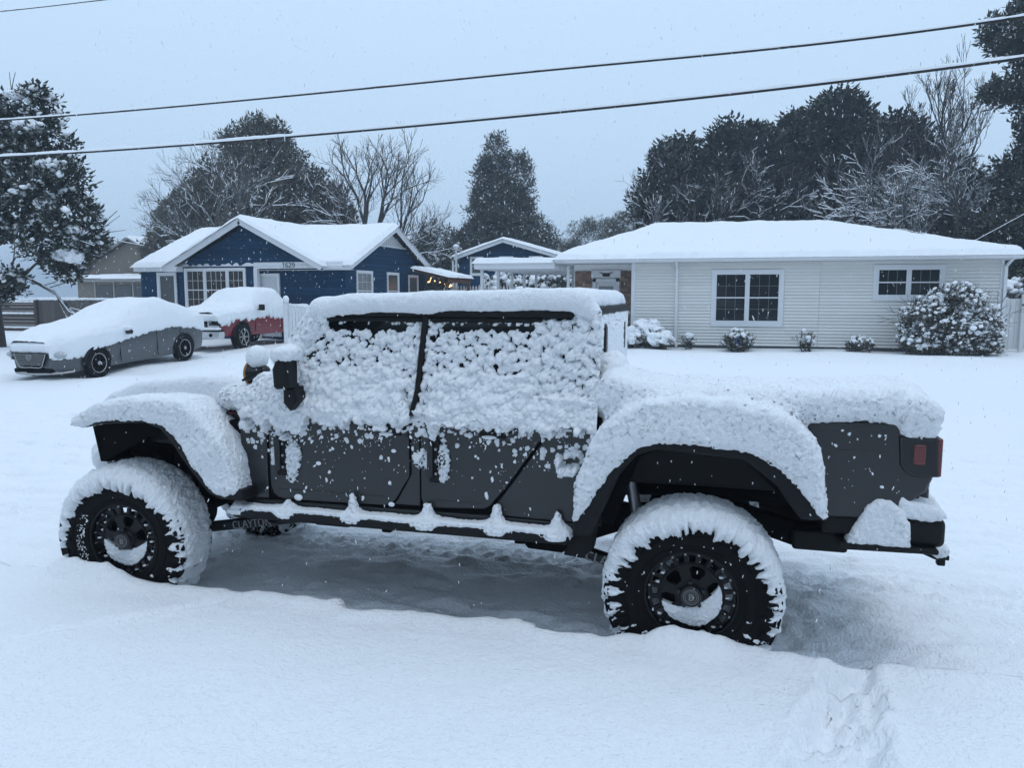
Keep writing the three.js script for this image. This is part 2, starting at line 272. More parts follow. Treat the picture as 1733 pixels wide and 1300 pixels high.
  both('window_pillar', slant([[1.912, 1.3], [1.94, 1.3], [1.972, 1.45], [2.004, 1.86], [1.972, 1.86], [1.944, 1.45]], 0.012, 0.03), blackPlastic);
  both('rain_gutter', bx(1.31, 2.835, 1.85, 1.896, 0.69, 0.742, 0.018), blackPlastic);
  both('window_frame', slant([[1.335, 1.825], [1.965, 1.825], [1.965, 1.85], [1.325, 1.85]], 0.005, 0.022), blackPlastic);
  both('window_frame', slant([[2.01, 1.825], [2.66, 1.825], [2.66, 1.85], [2.01, 1.85]], 0.005, 0.022), blackPlastic);
  part(T, 'roof', bx(1.27, 2.96, 1.855, 1.915, -0.715, 0.715, 0.03), blackPlastic);
  const ws = new THREE.BufferGeometry(); ws.setAttribute('position', new THREE.Float32BufferAttribute([[0.955, 1.36, 0.68], [0.955, 1.36, -0.68], [1.285, 1.85, -0.63], [0.955, 1.36, 0.68], [1.285, 1.85, -0.63], [1.285, 1.85, 0.63]].flat(), 3)); ws.computeVertexNormals();
  part(T, 'windshield', metreUV(ws), darkGlass);
  both('windshield_pillar', rod([0.93, 1.34, 0.745], [1.3, 1.86, 0.685], 0.03, 10), blackPlastic);
  part(T, 'rear_window', bx(2.952, 2.962, 1.44, 1.80, -0.46, 0.40, 0.004), PM(0.006, 0.008, 0.009, 0.35));
  both('corner_vent', bx(2.95, 2.972, 1.62, 1.80, 0.40, 0.46, 0.008), blackGloss);
}
{ // nose
  const hood = ext([[-0.33, 1.0], [-0.34, 1.17], [-0.31, 1.215], [-0.15, 1.262], [0.2, 1.298], [0.86, 1.335], [0.86, 1.0]], -1, 1, 0.03); const hp = hood.attributes.position;
  for (let i = 0; i < hp.count; i++) hp.setZ(i, hp.getZ(i) * lerp(0.5, 0.705, clamp((hp.getX(i) + 0.46) / 1.3)));
  hood.computeVertexNormals(); part(T, 'hood', hood, truckPaint);
  both('hood_stripe', bx(0.47, 0.79, 1.243, 1.254, 0.66, 0.713, 0.002), M(0.06, 0.008, 0.008, 0.5));
  const gr = part(T, 'grille', ext([[-0.39, 0.78], [-0.4, 0.95], [-0.38, 1.17], [-0.33, 1.2], [-0.31, 0.78]], -0.58, 0.58, 0.02), truckPaint);
  for (let i = -3; i <= 3; i++) part(gr, 'grille_slot', bx(-0.415, -0.375, 0.85, 1.12, i * 0.1 - 0.032, i * 0.1 + 0.032, 0.02), underBlack);
  for (const s of [1, -1]) { const l = part(T, 'headlight', cyl(0.1, 0.05, 28).rotateZ(Math.PI / 2).translate(-0.41, 1.0, s * 0.45), blackGloss); part(l, 'lens', new THREE.SphereGeometry(0.09, 20, 10, 0, 6.3, 0, 1.2).rotateZ(Math.PI / 2).scale(0.4, 1, 1).translate(-0.42, 1.0, s * 0.45), PM(0.5, 0.52, 0.55, 0.1)); }
  part(T, 'front_bumper', ext([[-0.7, 0.64], [-0.72, 0.76], [-0.66, 0.79], [-0.45, 0.79], [-0.43, 0.64]], -0.34, 0.34, 0.02), blackPlastic);
  both('inner_fender', ext([[-0.22, 0.9], [-0.24, 1.05], [-0.3, 1.14], [0.1, 1.2], [0.35, 1.18], [0.66, 0.82], [0.8, 0.76], [0.8, 1.2], [0.4, 1.23], [-0.26, 1.2], [-0.32, 1.15], [-0.3, 1.05], [-0.27, 0.9]], 0.42, 0.76, 0.01), underBlack);
  part(T, 'engine_bay', bx(-0.3, 0.8, 0.7, 1.15, -0.5, 0.5, 0.05), underBlack);
  part(T, 'splash_panel', ext([[0.16, 1.12], [0.2, 0.9], [0.36, 0.88], [0.4, 1.0], [0.36, 1.13], [0.27, 1.17]], 0.52, 0.56, 0.012), M(0.075, 0.085, 0.095, 0.4));
  part(T, 'coolant_bottle', new THREE.CapsuleGeometry(0.09, 0.1, 6, 14).translate(-0.12, 1.03, 0.54), underBlack);
  // flares
  const ff = ext([[-0.3, 1.17], [-0.23, 1.205], [-0.1, 1.235], [0.22, 1.262], [0.36, 1.24], [0.47, 1.17], [0.58, 1.03], [0.69, 0.9], [0.8, 0.835], [0.905, 0.83], [0.905, 0.765], [0.74, 0.766], [0.664, 0.80], [0.568, 0.905], [0.486, 1.005], [0.418, 1.1], [0.348, 1.172], [0.23, 1.205], [-0.12, 1.18], [-0.25, 1.145], [-0.3, 1.145]], 0.55, 0.94, 0.014), p = ff.attributes.position;
  for (let i = 0; i < p.count; i++) { const x = p.getX(i), z = p.getZ(i); p.setZ(i, z - (z > 0.7 ? Math.max(0, -0.12 - x) ** 1.4 * 0.9 : 0)); }
  ff.computeVertexNormals(); both('fender_flare', ff, blackPlastic);
}
{ // bed
  const bedside = ext([[2.985, 0.76], [2.985, 1.365], [4.6, 1.365], [4.6, 1.3], [4.602, 1.1], [4.575, 1.03], [4.5, 0.97], [4.46, 0.945], [4.44, 0.88], [4.115, 0.875], [4.02, 0.9], [3.96, 1.02], [3.85, 1.14], [3.72, 1.205], [3.3, 1.205], [3.18, 1.16], [3.08, 1.0], [3.0, 0.82], [2.975, 0.76]], 0.745, 0.803, 0.022, [], 3);
  both('bed_side', bedside, truckPaint);
  part(T, 'bed_box', bx(2.99, 4.57, 0.97, 1.345, -0.72, 0.72, 0.02), blackPlastic);
  part(T, 'tailgate', bx(4.562, 4.625, 0.95, 1.345, -0.66, 0.66, 0.02), truckPaint);
  part(T, 'bed_floor', bx(2.98, 4.55, 0.86, 0.975, -0.55, 0.55, 0.02), underBlack);
  both('body_crease', bx(4.13, 4.42, 1.215, 1.222, 0.801, 0.806, 0.003), truckPaint);
  const rf = ext([[2.87, 0.72], [2.885, 0.85], [2.93, 1.03], [3.0, 1.2], [3.09, 1.3], [3.24, 1.345], [3.76, 1.34], [3.94, 1.26], [4.055, 1.11], [4.118, 0.93], [4.12, 0.895], [4.0, 0.89], [3.955, 0.945], [3.885, 1.047], [3.8, 1.115], [3.72, 1.172], [3.3, 1.2], [3.2, 1.165], [3.11, 1.05], [3.045, 0.89], [2.97, 0.72]], 0.785, 0.945, 0.02, [], 3);
  both('fender_flare', rf, blackPlastic);
  both('wheel_house', ext([[3.06, 0.74], [3.2, 1.12], [3.3, 1.17], [3.72, 1.14], [3.98, 0.9], [3.98, 1.24], [3.0, 1.24], [2.98, 0.74]], 0.3, 0.76, 0.01), underBlack);
  // tail lamp
  for (const s of [1, -1]) {
    const f = (g) => s > 0 ? g : flip(g);
    const l = part(T, 'tail_lamp', f(ext([[4.438, 1.3], [4.612, 1.3], [4.622, 1.11], [4.52, 1.104], [4.475, 1.125], [4.45, 1.16]], 0.70, 0.818, 0.012)), blackGloss);
    part(l, 'red_lens', f(bx(4.503, 4.56, 1.166, 1.268, 0.80, 0.8245, 0.014)), redLens);
    part(l, 'edge_lens', f(bx(4.6, 4.632, 1.112, 1.298, 0.69, 0.814, 0.008)), redLens);
  }
  // rear bumper
  const rb = part(T, 'rear_bumper', bx(4.46, 4.675, 0.755, 0.9, -0.80, 0.80, 0.035), blackPlastic);
  both('bumper_step', bx(4.19, 4.64, 0.732, 0.76, 0.5, 0.835, 0.012), blackPlastic);
  both('bumper_gusset', ext([[4.28, 0.76], [4.36, 0.93], [4.46, 0.95], [4.5, 0.76]], 0.55, 0.76, 0.01), blackPlastic);
  both('corner_guard', bx(4.115, 4.30, 0.79, 0.885, 0.68, 0.79, 0.02), blackPlastic);
  for (const z of [-0.42, 0.42]) part(T, 'tow_hook', merge([ext([[4.56, 0.76], [4.6, 0.68], [4.66, 0.615], [4.72, 0.59], [4.79, 0.59], [4.79, 0.612], [4.73, 0.62], [4.69, 0.66], [4.66, 0.76]], z - 0.03, z + 0.03, 0.006), bx(4.735, 4.775, 0.555, 0.6, z - 0.022, z + 0.022, 0.008)]), blackPlastic);
}
{ // chassis
  const frame = (s) => ext([[-0.5, 0.62], [-0.5, 0.74], [0.35, 0.76], [0.9, 0.68], [2.9, 0.68], [3.1, 0.78], [3.75, 0.82], [4.05, 0.74], [4.6, 0.74], [4.6, 0.63], [4.02, 0.62], [3.75, 0.7], [3.2, 0.68], [2.9, 0.56], [0.9, 0.56], [0.35, 0.64]], s * 0.46 - 0.05, s * 0.46 + 0.05, 0.01);
  part(T, 'frame_rail', frame(1), underBlack); part(T, 'frame_rail', frame(-1), underBlack);
  for (const [x, dz] of [[0, 0.2], [3.488, 0]]) {
    const a = part(T, 'axle', rod([x, 0.44, -0.66], [x, 0.44, 0.66], 0.042, 14), underBlack);
    part(a, 'differential', new THREE.SphereGeometry(0.14, 18, 12).scale(1.1, 1, 1).translate(x, 0.44, dz), underBlack);
  }
  part(T, 'gearbox', bx(0.7, 1.7, 0.56, 0.85, -0.2, 0.2, 0.06), underBlack);
  part(T, 'transfer_case', bx(1.6, 1.95, 0.52, 0.75, -0.2, 0.28, 0.06), underBlack);
  part(T, 'skid_plate', bx(1.0, 2.4, 0.525, 0.56, -0.45, 0.42, 0.012), underBlack);
  part(T, 'fuel_tank', bx(2.1, 3.0, 0.58, 0.76, -0.42, 0.35, 0.05), underBlack);
  part(T, 'drive_shaft', rod([1.9, 0.62, 0.05], [3.4, 0.47, 0.02], 0.035, 12), underBlack);
  part(T, 'muffler', bx(3.86, 4.12, 0.6, 0.74, -0.42, 0.3, 0.06), rustBrown);
  part(T, 'exhaust_pipe', tubeG([[2.6, 0.6, -0.4], [3.2, 0.72, -0.42], [3.7, 0.76, -0.3], [4.0, 0.68, 0.1], [4.3, 0.66, 0.35]], 0.032, 24, 10), rustBrown);
  part(T, 'heat_shield', bx(4.0, 4.28, 0.615, 0.73, 0.2, 0.55, 0.02), blackPlastic);
  for (const s of [1, -1]) {
    const a1 = part(T, 'control_arm', rod([0.06, 0.40, s * 0.55], [1.28, 0.60, s * 0.5], 0.036, 12), blackGloss);
    const a2 = part(T, 'control_arm', rod([3.42, 0.38, s * 0.58], [2.56, 0.575, s * 0.53], 0.038, 12), blackGloss);
    part(T, 'arm_mount', bx(1.15, 1.4, 0.53, 0.66, s * 0.5 - 0.07, s * 0.5 + 0.07, 0.02), underBlack);
    part(T, 'arm_mount', ext([[2.45, 0.62], [2.55, 0.51], [2.75, 0.5], [2.86, 0.6], [2.9, 0.7], [2.45, 0.7]], s * 0.53 - 0.07, s * 0.53 + 0.07, 0.01), underBlack);
    if (s > 0) {
      const t1 = textG('CLAYTON', 0.05, 0.003, font); t1.translate(0, -0.024, 0).rotateZ(Math.atan2(0.2, 1.22)).translate(0.56, 0.484, 0.568); part(a1, 'lettering', t1, letterWhite);
      const t2 = textG('CLAYTON', 0.055, 0.003, fontBold); t2.translate(0, -0.026, 0).rotateZ(Math.atan2(-0.195, 0.86)).translate(2.885, 0.503, 0.597); part(a2, 'lettering', t2, letterWhite);
    }
    part(T, 'coil_spring', new THREE.TubeGeometry(new (class extends THREE.Curve { getPoint(t, o = new THREE.Vector3()) { return o.set(0.02 + 0.065 * Math.cos(t * 40), 0.5 + 0.5 * t, s * 0.5 + 0.065 * Math.sin(t * 40)); } })(), 140, 0.009, 6), underBlack);
    part(T, 'coil_spring', new THREE.TubeGeometry(new (class extends THREE.Curve { getPoint(t, o = new THREE.Vector3()) { return o.set(3.36 + 0.065 * Math.cos(t * 34), 0.52 + 0.4 * t, s * 0.48 + 0.065 * Math.sin(t * 34)); } })(), 120, 0.009, 6), underBlack);
    const sh = part(T, 'shock_absorber', rod([3.12, 1.02, s * 0.6], [3.2, 0.68, s * 0.62], 0.034, 14), steel); part(sh, 'shock_rod', rod([3.2, 0.7, s * 0.62], [3.25, 0.45, s * 0.63], 0.02, 10), underBlack);
    part(T, 'shock_absorber', rod([0.2, 1.05, s * 0.56], [0.12, 0.5, s * 0.62], 0.03, 12), underBlack);
  }
  part(T, 'steering_link', rod([-0.12, 0.5, -0.6], [-0.1, 0.46, 0.58], 0.018, 10), underBlack);
  // rock rails
  for (const s of [1, -1]) {
    const r = part(T, 'rock_rail', bx(0.785, 2.845, 0.642, 0.702, s > 0 ? 0.79 : -0.885, s > 0 ? 0.885 : -0.79, 0.02), blackPlastic);
    for (const x of [1.0, 1.75, 2.55]) part(r, 'bracket', bx(x - 0.03, x + 0.03, 0.6, 0.66, s > 0 ? 0.46 : -0.8, s > 0 ? 0.8 : -0.46, 0.01), underBlack);
    part(T, 'fender_brace', bx(0.84, 0.92, 0.66, 0.80, s > 0 ? 0.66 : -0.78, s > 0 ? 0.78 : -0.66, 0.01), blackPlastic);
    part(T, 'fender_brace', ext([[2.80, 0.56], [2.87, 0.76], [2.99, 0.76], [2.96, 0.6], [2.9, 0.55]], s > 0 ? 0.7 : -0.8, s > 0 ? 0.8 : -0.7, 0.01), blackPlastic);
  }
}
{ // mirrors and the pod lamp on the cowl
  for (const s of [1, -1]) {
    const f = (g) => s > 0 ? g : flip(g);
    const m = part(T, 'mirror', f(ext([[1.165, 1.46], [1.16, 1.56], [1.18, 1.605], [1.2, 1.625], [1.255, 1.625], [1.262, 1.455], [1.185, 1.445]], 0.865, 1.0, 0.02, [], 3)), blackPlastic);
    part(m, 'mirror_arm', f(ext([[1.185, 1.45], [1.255, 1.45], [1.275, 1.38], [1.225, 1.315], [1.185, 1.36]], 0.79, 0.93, 0.012)), blackPlastic);
    part(m, 'mirror_glass', f(bx(1.258, 1.266, 1.475, 1.605, 0.868, 0.9, 0.003)), PM(0.6, 0.62, 0.64, 0.05, { metalness: 1 }));
    const l = part(T, 'pod_lamp', merge([cyl(0.07, 0.1, 28, 0.045).rotateZ(-Math.PI / 2).translate(0.865, 1.5, s * 0.68), new THREE.SphereGeometry(0.05, 20, 12).scale(0.6, 1, 1).translate(0.915, 1.5, s * 0.68)]), blackGloss);
    part(l, 'lamp_ring', new THREE.TorusGeometry(0.066, 0.008, 8, 28).rotateY(Math.PI / 2).translate(0.815, 1.5, s * 0.68), M(0.35, 0.16, 0.03, 0.35));
    part(l, 'lamp_face', cyl(0.06, 0.012, 24).rotateZ(Math.PI / 2).translate(0.812, 1.5, s * 0.68), PM(0.3, 0.25, 0.16, 0.15));
    part(l, 'lamp_bracket', merge([rod([0.87, 1.47, s * 0.68], [0.92, 1.3, s * 0.69], 0.014, 8), rod([0.8, 1.46, s * 0.745], [0.94, 1.53, s * 0.74], 0.008, 6)]), blackPlastic);
  }
}

// ---------------------------------------------------------------- wheels
const prof = [[0.232, 0.118], [0.245, 0.14], [0.29, 0.158], [0.35, 0.162], [0.395, 0.155], [0.42, 0.138], [0.432, 0.11], [0.436, 0.06], [0.437, 0]];
const ring = [...prof, ...prof.slice(0, -1).reverse().map(([r, z]) => [r, -z])];
const profCurve = new THREE.CatmullRomCurve3([...prof.slice(2), ...prof.slice(3, -1).reverse().map(([r, z]) => [r, -z])].map(([r, z]) => new THREE.Vector3(r, z, 0)));
function makeWheel() {
  const r0 = rng(5), tyre = [new THREE.LatheGeometry(ring.map(([r, z]) => new THREE.Vector2(r, z)), 96).rotateX(Math.PI / 2)];
  const N = 30;
  for (let i = 0; i < N; i++) {
    const a = i / N * 2 * Math.PI, long = i % 2;
    for (const s of [1, -1]) {
      tyre.push(bx(0.415, 0.446, -0.029, 0.029, s > 0 ? 0.085 : -0.152, s > 0 ? 0.152 : -0.085, 0.006).rotateZ(a + (s > 0 ? 0 : 0.1)));                 // shoulder block
      tyre.push(bx(long ? 0.345 : 0.375, 0.425, -0.017, 0.017, s > 0 ? 0.15 : -0.171, s > 0 ? 0.171 : -0.15, 0.005).rotateZ(a + (s > 0 ? 0 : 0.1)));     // side biter
      tyre.push(bx(0.428, 0.446, -0.03, 0.024, s > 0 ? 0.008 : -0.07, s > 0 ? 0.07 : -0.008, 0.005).rotateX(s * 0.0).rotateZ(a + 0.1 + s * 0.04));       // centre block
    }
  }
  tyre.push(new THREE.TorusGeometry(0.33, 0.004, 6, 80).translate(0, 0, 0.162), new THREE.TorusGeometry(0.272, 0.004, 6, 80).translate(0, 0, 0.152));
  const w = new THREE.Group(); w.name = 'wheel';
  part(w, 'tyre', merge(tyre), rubber);
  const circle = (r, n = 72) => Array.from({ length: n }, (_, i) => [r * Math.cos(i / n * 2 * Math.PI), r * Math.sin(i / n * 2 * Math.PI)]);
  const holes = [];
  const patch = (a, da0, da1, ra, rb) => [[ra * Math.cos(a - da0), ra * Math.sin(a - da0)], [rb * Math.cos(a - da1), rb * Math.sin(a - da1)], [rb * Math.cos(a + da1), rb * Math.sin(a + da1)], [ra * Math.cos(a + da0), ra * Math.sin(a + da0)]];
  for (let i = 0; i < 20; i++) holes.push(patch(i / 20 * 2 * Math.PI, 0.085, 0.105, 0.172, 0.207));
  for (let i = 0; i < 6; i++) { const a = i / 6 * 2 * Math.PI + 0.3; holes.push([[0.088, -0.2], [0.13, -0.3], [0.15, -0.22], [0.152, 0], [0.15, 0.22], [0.13, 0.3], [0.088, 0.2]].map(([r, d]) => [r * Math.cos(a + d), r * Math.sin(a + d)])); }
  const rimM = PM(0.006, 0.006, 0.0065, 0.4, { specularIntensity: 0.5 });
  const rim = part(w, 'rim', merge([
    ext(circle(0.226), 0.078, 0.1, 0.004, holes), new THREE.TorusGeometry(0.234, 0.009, 10, 72).translate(0, 0, 0.122),
    new THREE.LatheGeometry([[0.236, 0.125], [0.226, 0.09], [0.215, -0.05], [0.235, -0.13]].map((p) => new THREE.Vector2(...p)), 64).rotateX(Math.PI / 2),
    new THREE.TorusGeometry(0.16, 0.006, 8, 64).translate(0, 0, 0.1)]), rimM);
  part(rim, 'rim_bolt', merge(Array.from({ length: 20 }, (_, i) => cyl(0.006, 0.01, 6).rotateX(Math.PI / 2).rotateZ(0).translate(0.216 * Math.cos((i + 0.5) / 20 * 6.2832), 0.216 * Math.sin((i + 0.5) / 20 * 6.2832), 0.104))), steel);
  part(rim, 'brake_disc', cyl(0.16, 0.025, 40).rotateX(Math.PI / 2).translate(0, 0, 0.02), underBlack);
  const hub = part(w, 'hub_cap', new THREE.LatheGeometry([[0, 0.138], [0.048, 0.137], [0.056, 0.13], [0.06, 0.1], [0.082, 0.094], [0.084, 0.08]].map((p) => new THREE.Vector2(...p)), 40).rotateX(Math.PI / 2), blackGloss);
  const tb = textG('B', 0.036, 0.0025, fontBold), bw = tb.boundingBox.max.x;
  part(hub, 'emblem', merge([new THREE.TorusGeometry(0.038, 0.0022, 6, 40).translate(0, 0, 0.139), new THREE.TorusGeometry(0.029, 0.0016, 6, 36).translate(0, 0, 0.139), tb.translate(-bw / 2, -0.018, 0.138)]), M(0.22, 0.22, 0.22, 0.4, { metalness: 0.6 }));
  part(w, 'lug_nut', merge([0, 1, 2, 3, 4].map((i) => cyl(0.011, 0.03, 6).rotateX(Math.PI / 2).translate(0.066 * Math.cos(i * 1.2566 + 0.4), 0.066 * Math.sin(i * 1.2566 + 0.4), 0.1))), blackGloss);
  return w;
}
// snow wrapped over tread and shoulder, its lower rim caught between the lugs
function tyreSnow(seed, faceTop, lowA, lowB) {
  const nu = 620, nv = 84, th = new Float32Array((nu + 1) * (nv + 1)), r = rng(seed), teeth = Array.from({ length: 120 }, () => r());
  const f = (i, j) => {
    const a = i / nu * 2 * Math.PI, q = profCurve.getPoint(j / nv), d = profCurve.getTangent(j / nv), up = Math.sin(a), nx = -d.y, ny = d.x;   // profile normal (outwards)
    const sgn = nx * (q.x - 0.34) + ny * q.y > 0 ? 1 : -1;
    const tooth = teeth[Math.floor(a / 6.2832 * 120) % 120], lug = Math.cos(a * 30);
    const edge = 0.437 - lerp(0.05, faceTop, ss(-0.35, 0.95, up)) - 0.026 * lug * ss(0.9, -0.2, up) - 0.05 * (tooth - 0.5) - 0.012 * n2(a * 9, seed);
    let t = 0;
    if (j / nv < 0.36) t = lerp(-0.012, 0.02, clamp((q.x - edge) / 0.028));
    else t = 0.022;
    t += 0.024 * ss(0.1, 0.95, up) * (j / nv < 0.36 ? ss(edge, edge + 0.06, q.x) : 1);
    t += 0.007 * n3(Math.cos(a) * 9 + seed, Math.sin(a) * 9, j / nv * 7) + 0.004 * n3(Math.cos(a) * 26, Math.sin(a) * 26 + seed, j / nv * 21);
    // bare blocks low on the tread
    const low = ss(0.05, -0.7, up); t -= low * (0.004 + 0.016 * lug * (j / nv < 0.75 ? 1 : 0.4) + 0.012 * n3(Math.cos(a) * 7, Math.sin(a) * 7, j / nv * 9 + seed));
    if (up < -0.93) t -= 0.02;
    th[j * (nu + 1) + i] = t; const tt = Math.max(t, 0) + (t > 0 ? 0.003 : -0.006);
    const R = q.x + sgn * nx * tt, Z = q.y + sgn * ny * tt; return [R * Math.cos(a), R * Math.sin(a), Z];
  };
  const g = gridGeo(nu, nv, f, (i, j) => th[j * (nu + 1) + i] > -0.004 || th[j * (nu + 1) + i + 1] > -0.004 || th[(j + 1) * (nu + 1) + i] > -0.004);
  return metreUV(g);
}
// snow lying on the lower half of the rim: a disc less the disc of the hub above it
const rimDrift = (cx, cy, R) => crumble((x, y, z) => Math.max(Math.hypot(x, y) - 0.16, R - Math.hypot(x - cx, y - cy), Math.abs(z - 0.082) - 0.028 + 0.1 * Math.max(0, y + 0.1)), 0.01, 0.004, 0.001);
const wheel0 = makeWheel();
function placeWheel(x, side, turn, seed, faceTop, drift) {
  const w = wheel0.clone(); T.add(w); w.position.set(x, 0.44, side * 0.785); w.rotation.y = (side > 0 ? 0 : Math.PI) + turn;
  part(w, 'snow', tyreSnow(seed, faceTop), snow);
  if (drift) part(w, 'rim_snow', nets(drift, [-0.19, -0.19, 0.05], [0.19, 0.19, 0.125], 0.006), snow);
  return w;
}
placeWheel(0, 1, 0.05, 3, 0.1, rimDrift(0.0, 0.16, 0.222));
placeWheel(3.488, 1, 0, 8, 0.1, rimDrift(-0.055, 0.145, 0.213));
placeWheel(0, -1, 0.05, 12, 0.06); placeWheel(3.488, -1, 0, 15, 0.06);
{ // crumbs of snow stuck in the rim slots and on the sidewalls
  for (const [x, ws, sd] of [[0, 1.0, 31], [3.488, 1, 37]]) {
    const w = T.children.find((c) => c.name === 'wheel' && c.position.x === x && c.position.z > 0), r = rng(sd), list = [];
    for (let i = 0; i < 20; i++) { const a = i / 20 * 6.2832; if (Math.sin(a) < 0.75 && r() < 0.75) { const up = Math.sin(a), R = up < 0 ? 0.2 : 0.178; list.push(new THREE.IcosahedronGeometry(1, 1).scale(0.012 + 0.006 * r(), 0.004 + 0.004 * r(), 0.012).translate(R * Math.cos(a), R * up - 0.004, 0.088)); } }
    for (let i = 0; i < (x === 0 ? 190 : 40); i++) { const a = x === 0 ? 2.5 + r() * 1.3 : r() * 6.28, R = 0.25 + 0.11 * r(); list.push(new THREE.IcosahedronGeometry(1, 0).scale(0.002 + 0.004 * r(), 0.002 + 0.006 * r() ** 2, 0.003).translate(R * Math.cos(a), R * Math.sin(a), 0.157)); }
    part(w, 'snow_crumbs', merge(list), snowPlain);
  }
}

// ---------------------------------------------------------------- snow on the truck
{
  const add = (name, f, a, b, h, ...c) => part(T, name, nets(crumble(f, ...c), a, b, h), snow);
  // roof cap
  const roofTop = table([[1.1, 1.935], [1.45, 1.977], [1.8, 1.988], [2.2, 1.997], [2.8, 2.01], [3.0, 1.995]]);
  const roofF = (x, y, z) => { const yy = y - (roofTop(x) - 2.0); return rbox([2.095, 1.94, 0], [0.84, 0.062, 0.765], 0.058)(x, yy - 0.0 + 0.0 * z, z); };
  add('roof_snow', join(0.04, roofF, cap([2.84, 1.93, 0.66], [2.93, 1.88, 0.69], 0.06, 0.045)), [1.06, 1.8, -0.84], [3.12, 2.06, 0.84], 0.0135, 0.014, 0.006, 0.002);
  // windscreen and its pillar
  const wsF = (x, y, z) => { const dx = x - 1.14, dy = y - 1.62, u = dx * 0.565 + dy * 0.825, v = -dx * 0.825 + dy * 0.565; return rbox([0, 0.035, 0], [0.36, 0.045, 0.72], 0.035)(u, v, z); };
  add('windshield_snow', join(0.05, wsF, cap([1.0, 1.4, 0.755], [1.33, 1.85, 0.70], 0.058, 0.045)), [0.72, 1.25, -0.8], [1.42, 1.98, 0.86], 0.0135, 0.012, 0.018, 0.004);
  // hood
  add('hood_snow', slab([[-0.36, 1.17], [-0.36, 1.265], [-0.25, 1.35], [-0.03, 1.425], [0.4, 1.468], [0.62, 1.468], [0.84, 1.425], [0.95, 1.4], [0.9, 1.31], [0.6, 1.29], [0.45, 1.275], [0, 1.25], [-0.32, 1.16]], -0.64, 0.665, 0.05), [-0.56, 1.1, -0.74], [1.05, 1.54, 0.76], 0.0145, 0.016, 0.006, 0.002);
  // cowl heap between hood and door
  add('cowl_snow', join(0.05, ball([0.86, 1.34, 0.7], [0.13, 0.09, 0.11]), ball([0.98, 1.42, 0.74], [0.1, 0.1, 0.08]), ball([0.72, 1.34, 0.62], [0.14, 0.09, 0.12]), ball([0.95, 1.28, 0.79], [0.1, 0.07, 0.045]), ball([1.05, 1.35, 0.80], [0.09, 0.08, 0.04])), [0.5, 1.12, 0.44], [1.2, 1.56, 0.9], 0.009, 0.02, 0.014, 0.004);
  // front flare
  add('fender_snow', join(0.05,
    slab([[-0.285, 1.17], [-0.28, 1.215], [-0.22, 1.258], [-0.1, 1.312], [0.09, 1.35], [0.32, 1.362], [0.5, 1.35], [0.6, 1.285], [0.69, 1.215], [0.775, 1.14], [0.83, 1.03], [0.862, 0.91], [0.878, 0.81], [0.8, 0.79], [0.72, 0.8], [0.655, 0.845], [0.6, 0.93], [0.53, 1.02], [0.46, 1.12], [0.37, 1.195], [0.23, 1.225], [-0.12, 1.195], [-0.24, 1.16]], 0.62, 0.965, 0.045)),
    [-0.56, 0.72, 0.5], [0.98, 1.46, 1.06], 0.010, 0.018, 0.012, 0.005);
  // front bumper heap
  add('bumper_snow', join(0.06, rbox([-0.56, 0.82, 0], [0.13, 0.05, 0.36], 0.045), ball([-0.5, 0.87, 0.4], [0.12, 0.13, 0.14])), [-0.8, 0.7, -0.6], [-0.3, 1.06, 0.6], 0.016);
  // bed load and rails
  const bedTop = table([[2.95, 1.6], [3.05, 1.6], [3.15, 1.572], [3.36, 1.54], [3.95, 1.542], [4.43, 1.566], [4.55, 1.53]]);
  const bedF = (x, y, z) => { const top = bedTop(x) - 0.03 * ss(0.6, 0.82, z) - 0.125 * Math.max(0, 0.55 - z), c = (top + 1.36) / 2; const q = rbox([3.785, 0, 0], [0.80, (top - 1.36) / 2, 0.845], 0.07); return q(x, y - c, z); };
  // the heap runs on over the rear flare and its arch
  const flareF = slab([[2.872, 0.80], [2.885, 0.95], [2.915, 1.08], [2.96, 1.21], [3.03, 1.32], [3.12, 1.4], [3.25, 1.455], [3.45, 1.475], [3.66, 1.468], [3.82, 1.435], [3.95, 1.385], [4.04, 1.29], [4.09, 1.14], [4.115, 0.92], [4.09, 0.9], [4.02, 1.0], [3.95, 1.08], [3.84, 1.17], [3.74, 1.22], [3.5, 1.238], [3.3, 1.235], [3.18, 1.19], [3.09, 1.09], [3.0, 0.965], [2.94, 0.86], [2.895, 0.79]], 0.74, 0.972, 0.045);
  add('bed_snow', join(0.07, bedF, (x, y, z) => z < 0.55 ? 0.3 : flareF(x, y, z), rbox([4.53, 1.38, 0.72], [0.09, 0.085, 0.12], 0.05), cap([3.02, 1.42, 0.74], [3.05, 1.5, 0.6], 0.08)), [2.8, 0.74, -0.94], [4.72, 1.68, 1.06], 0.0115, 0.018, 0.013, 0.005);
  // drift against the back of the cab
  add('drift', join(0.08, ball([3.02, 1.52, 0.56], [0.1, 0.15, 0.16]), ball([3.02, 1.42, 0.1], [0.1, 0.12, 0.5])), [2.88, 1.3, -0.5], [3.2, 1.8, 0.8], 0.014);
  // rear bumper and step
  add('bumper_snow', slab([[4.235, 0.755], [4.27, 0.86], [4.31, 0.95], [4.36, 0.99], [4.42, 0.985], [4.475, 0.94], [4.505, 0.85], [4.515, 0.755]], 0.7, 0.835, 0.03), [4.14, 0.7, 0.6], [4.6, 1.08, 0.92], 0.009, 0.012, 0.009, 0.003);
  add('bumper_snow', join(0.03, slab([[4.455, 0.9], [4.45, 0.96], [4.46, 1.025], [4.5, 0.985], [4.58, 0.97], [4.65, 0.955], [4.672, 0.91], [4.6, 0.89]], 0.42, 0.815, 0.025), rbox([4.58, 0.92, 0], [0.085, 0.04, 0.7], 0.03)), [4.36, 0.82, -0.8], [4.76, 1.1, 0.9], 0.011, 0.01, 0.007, 0.003);
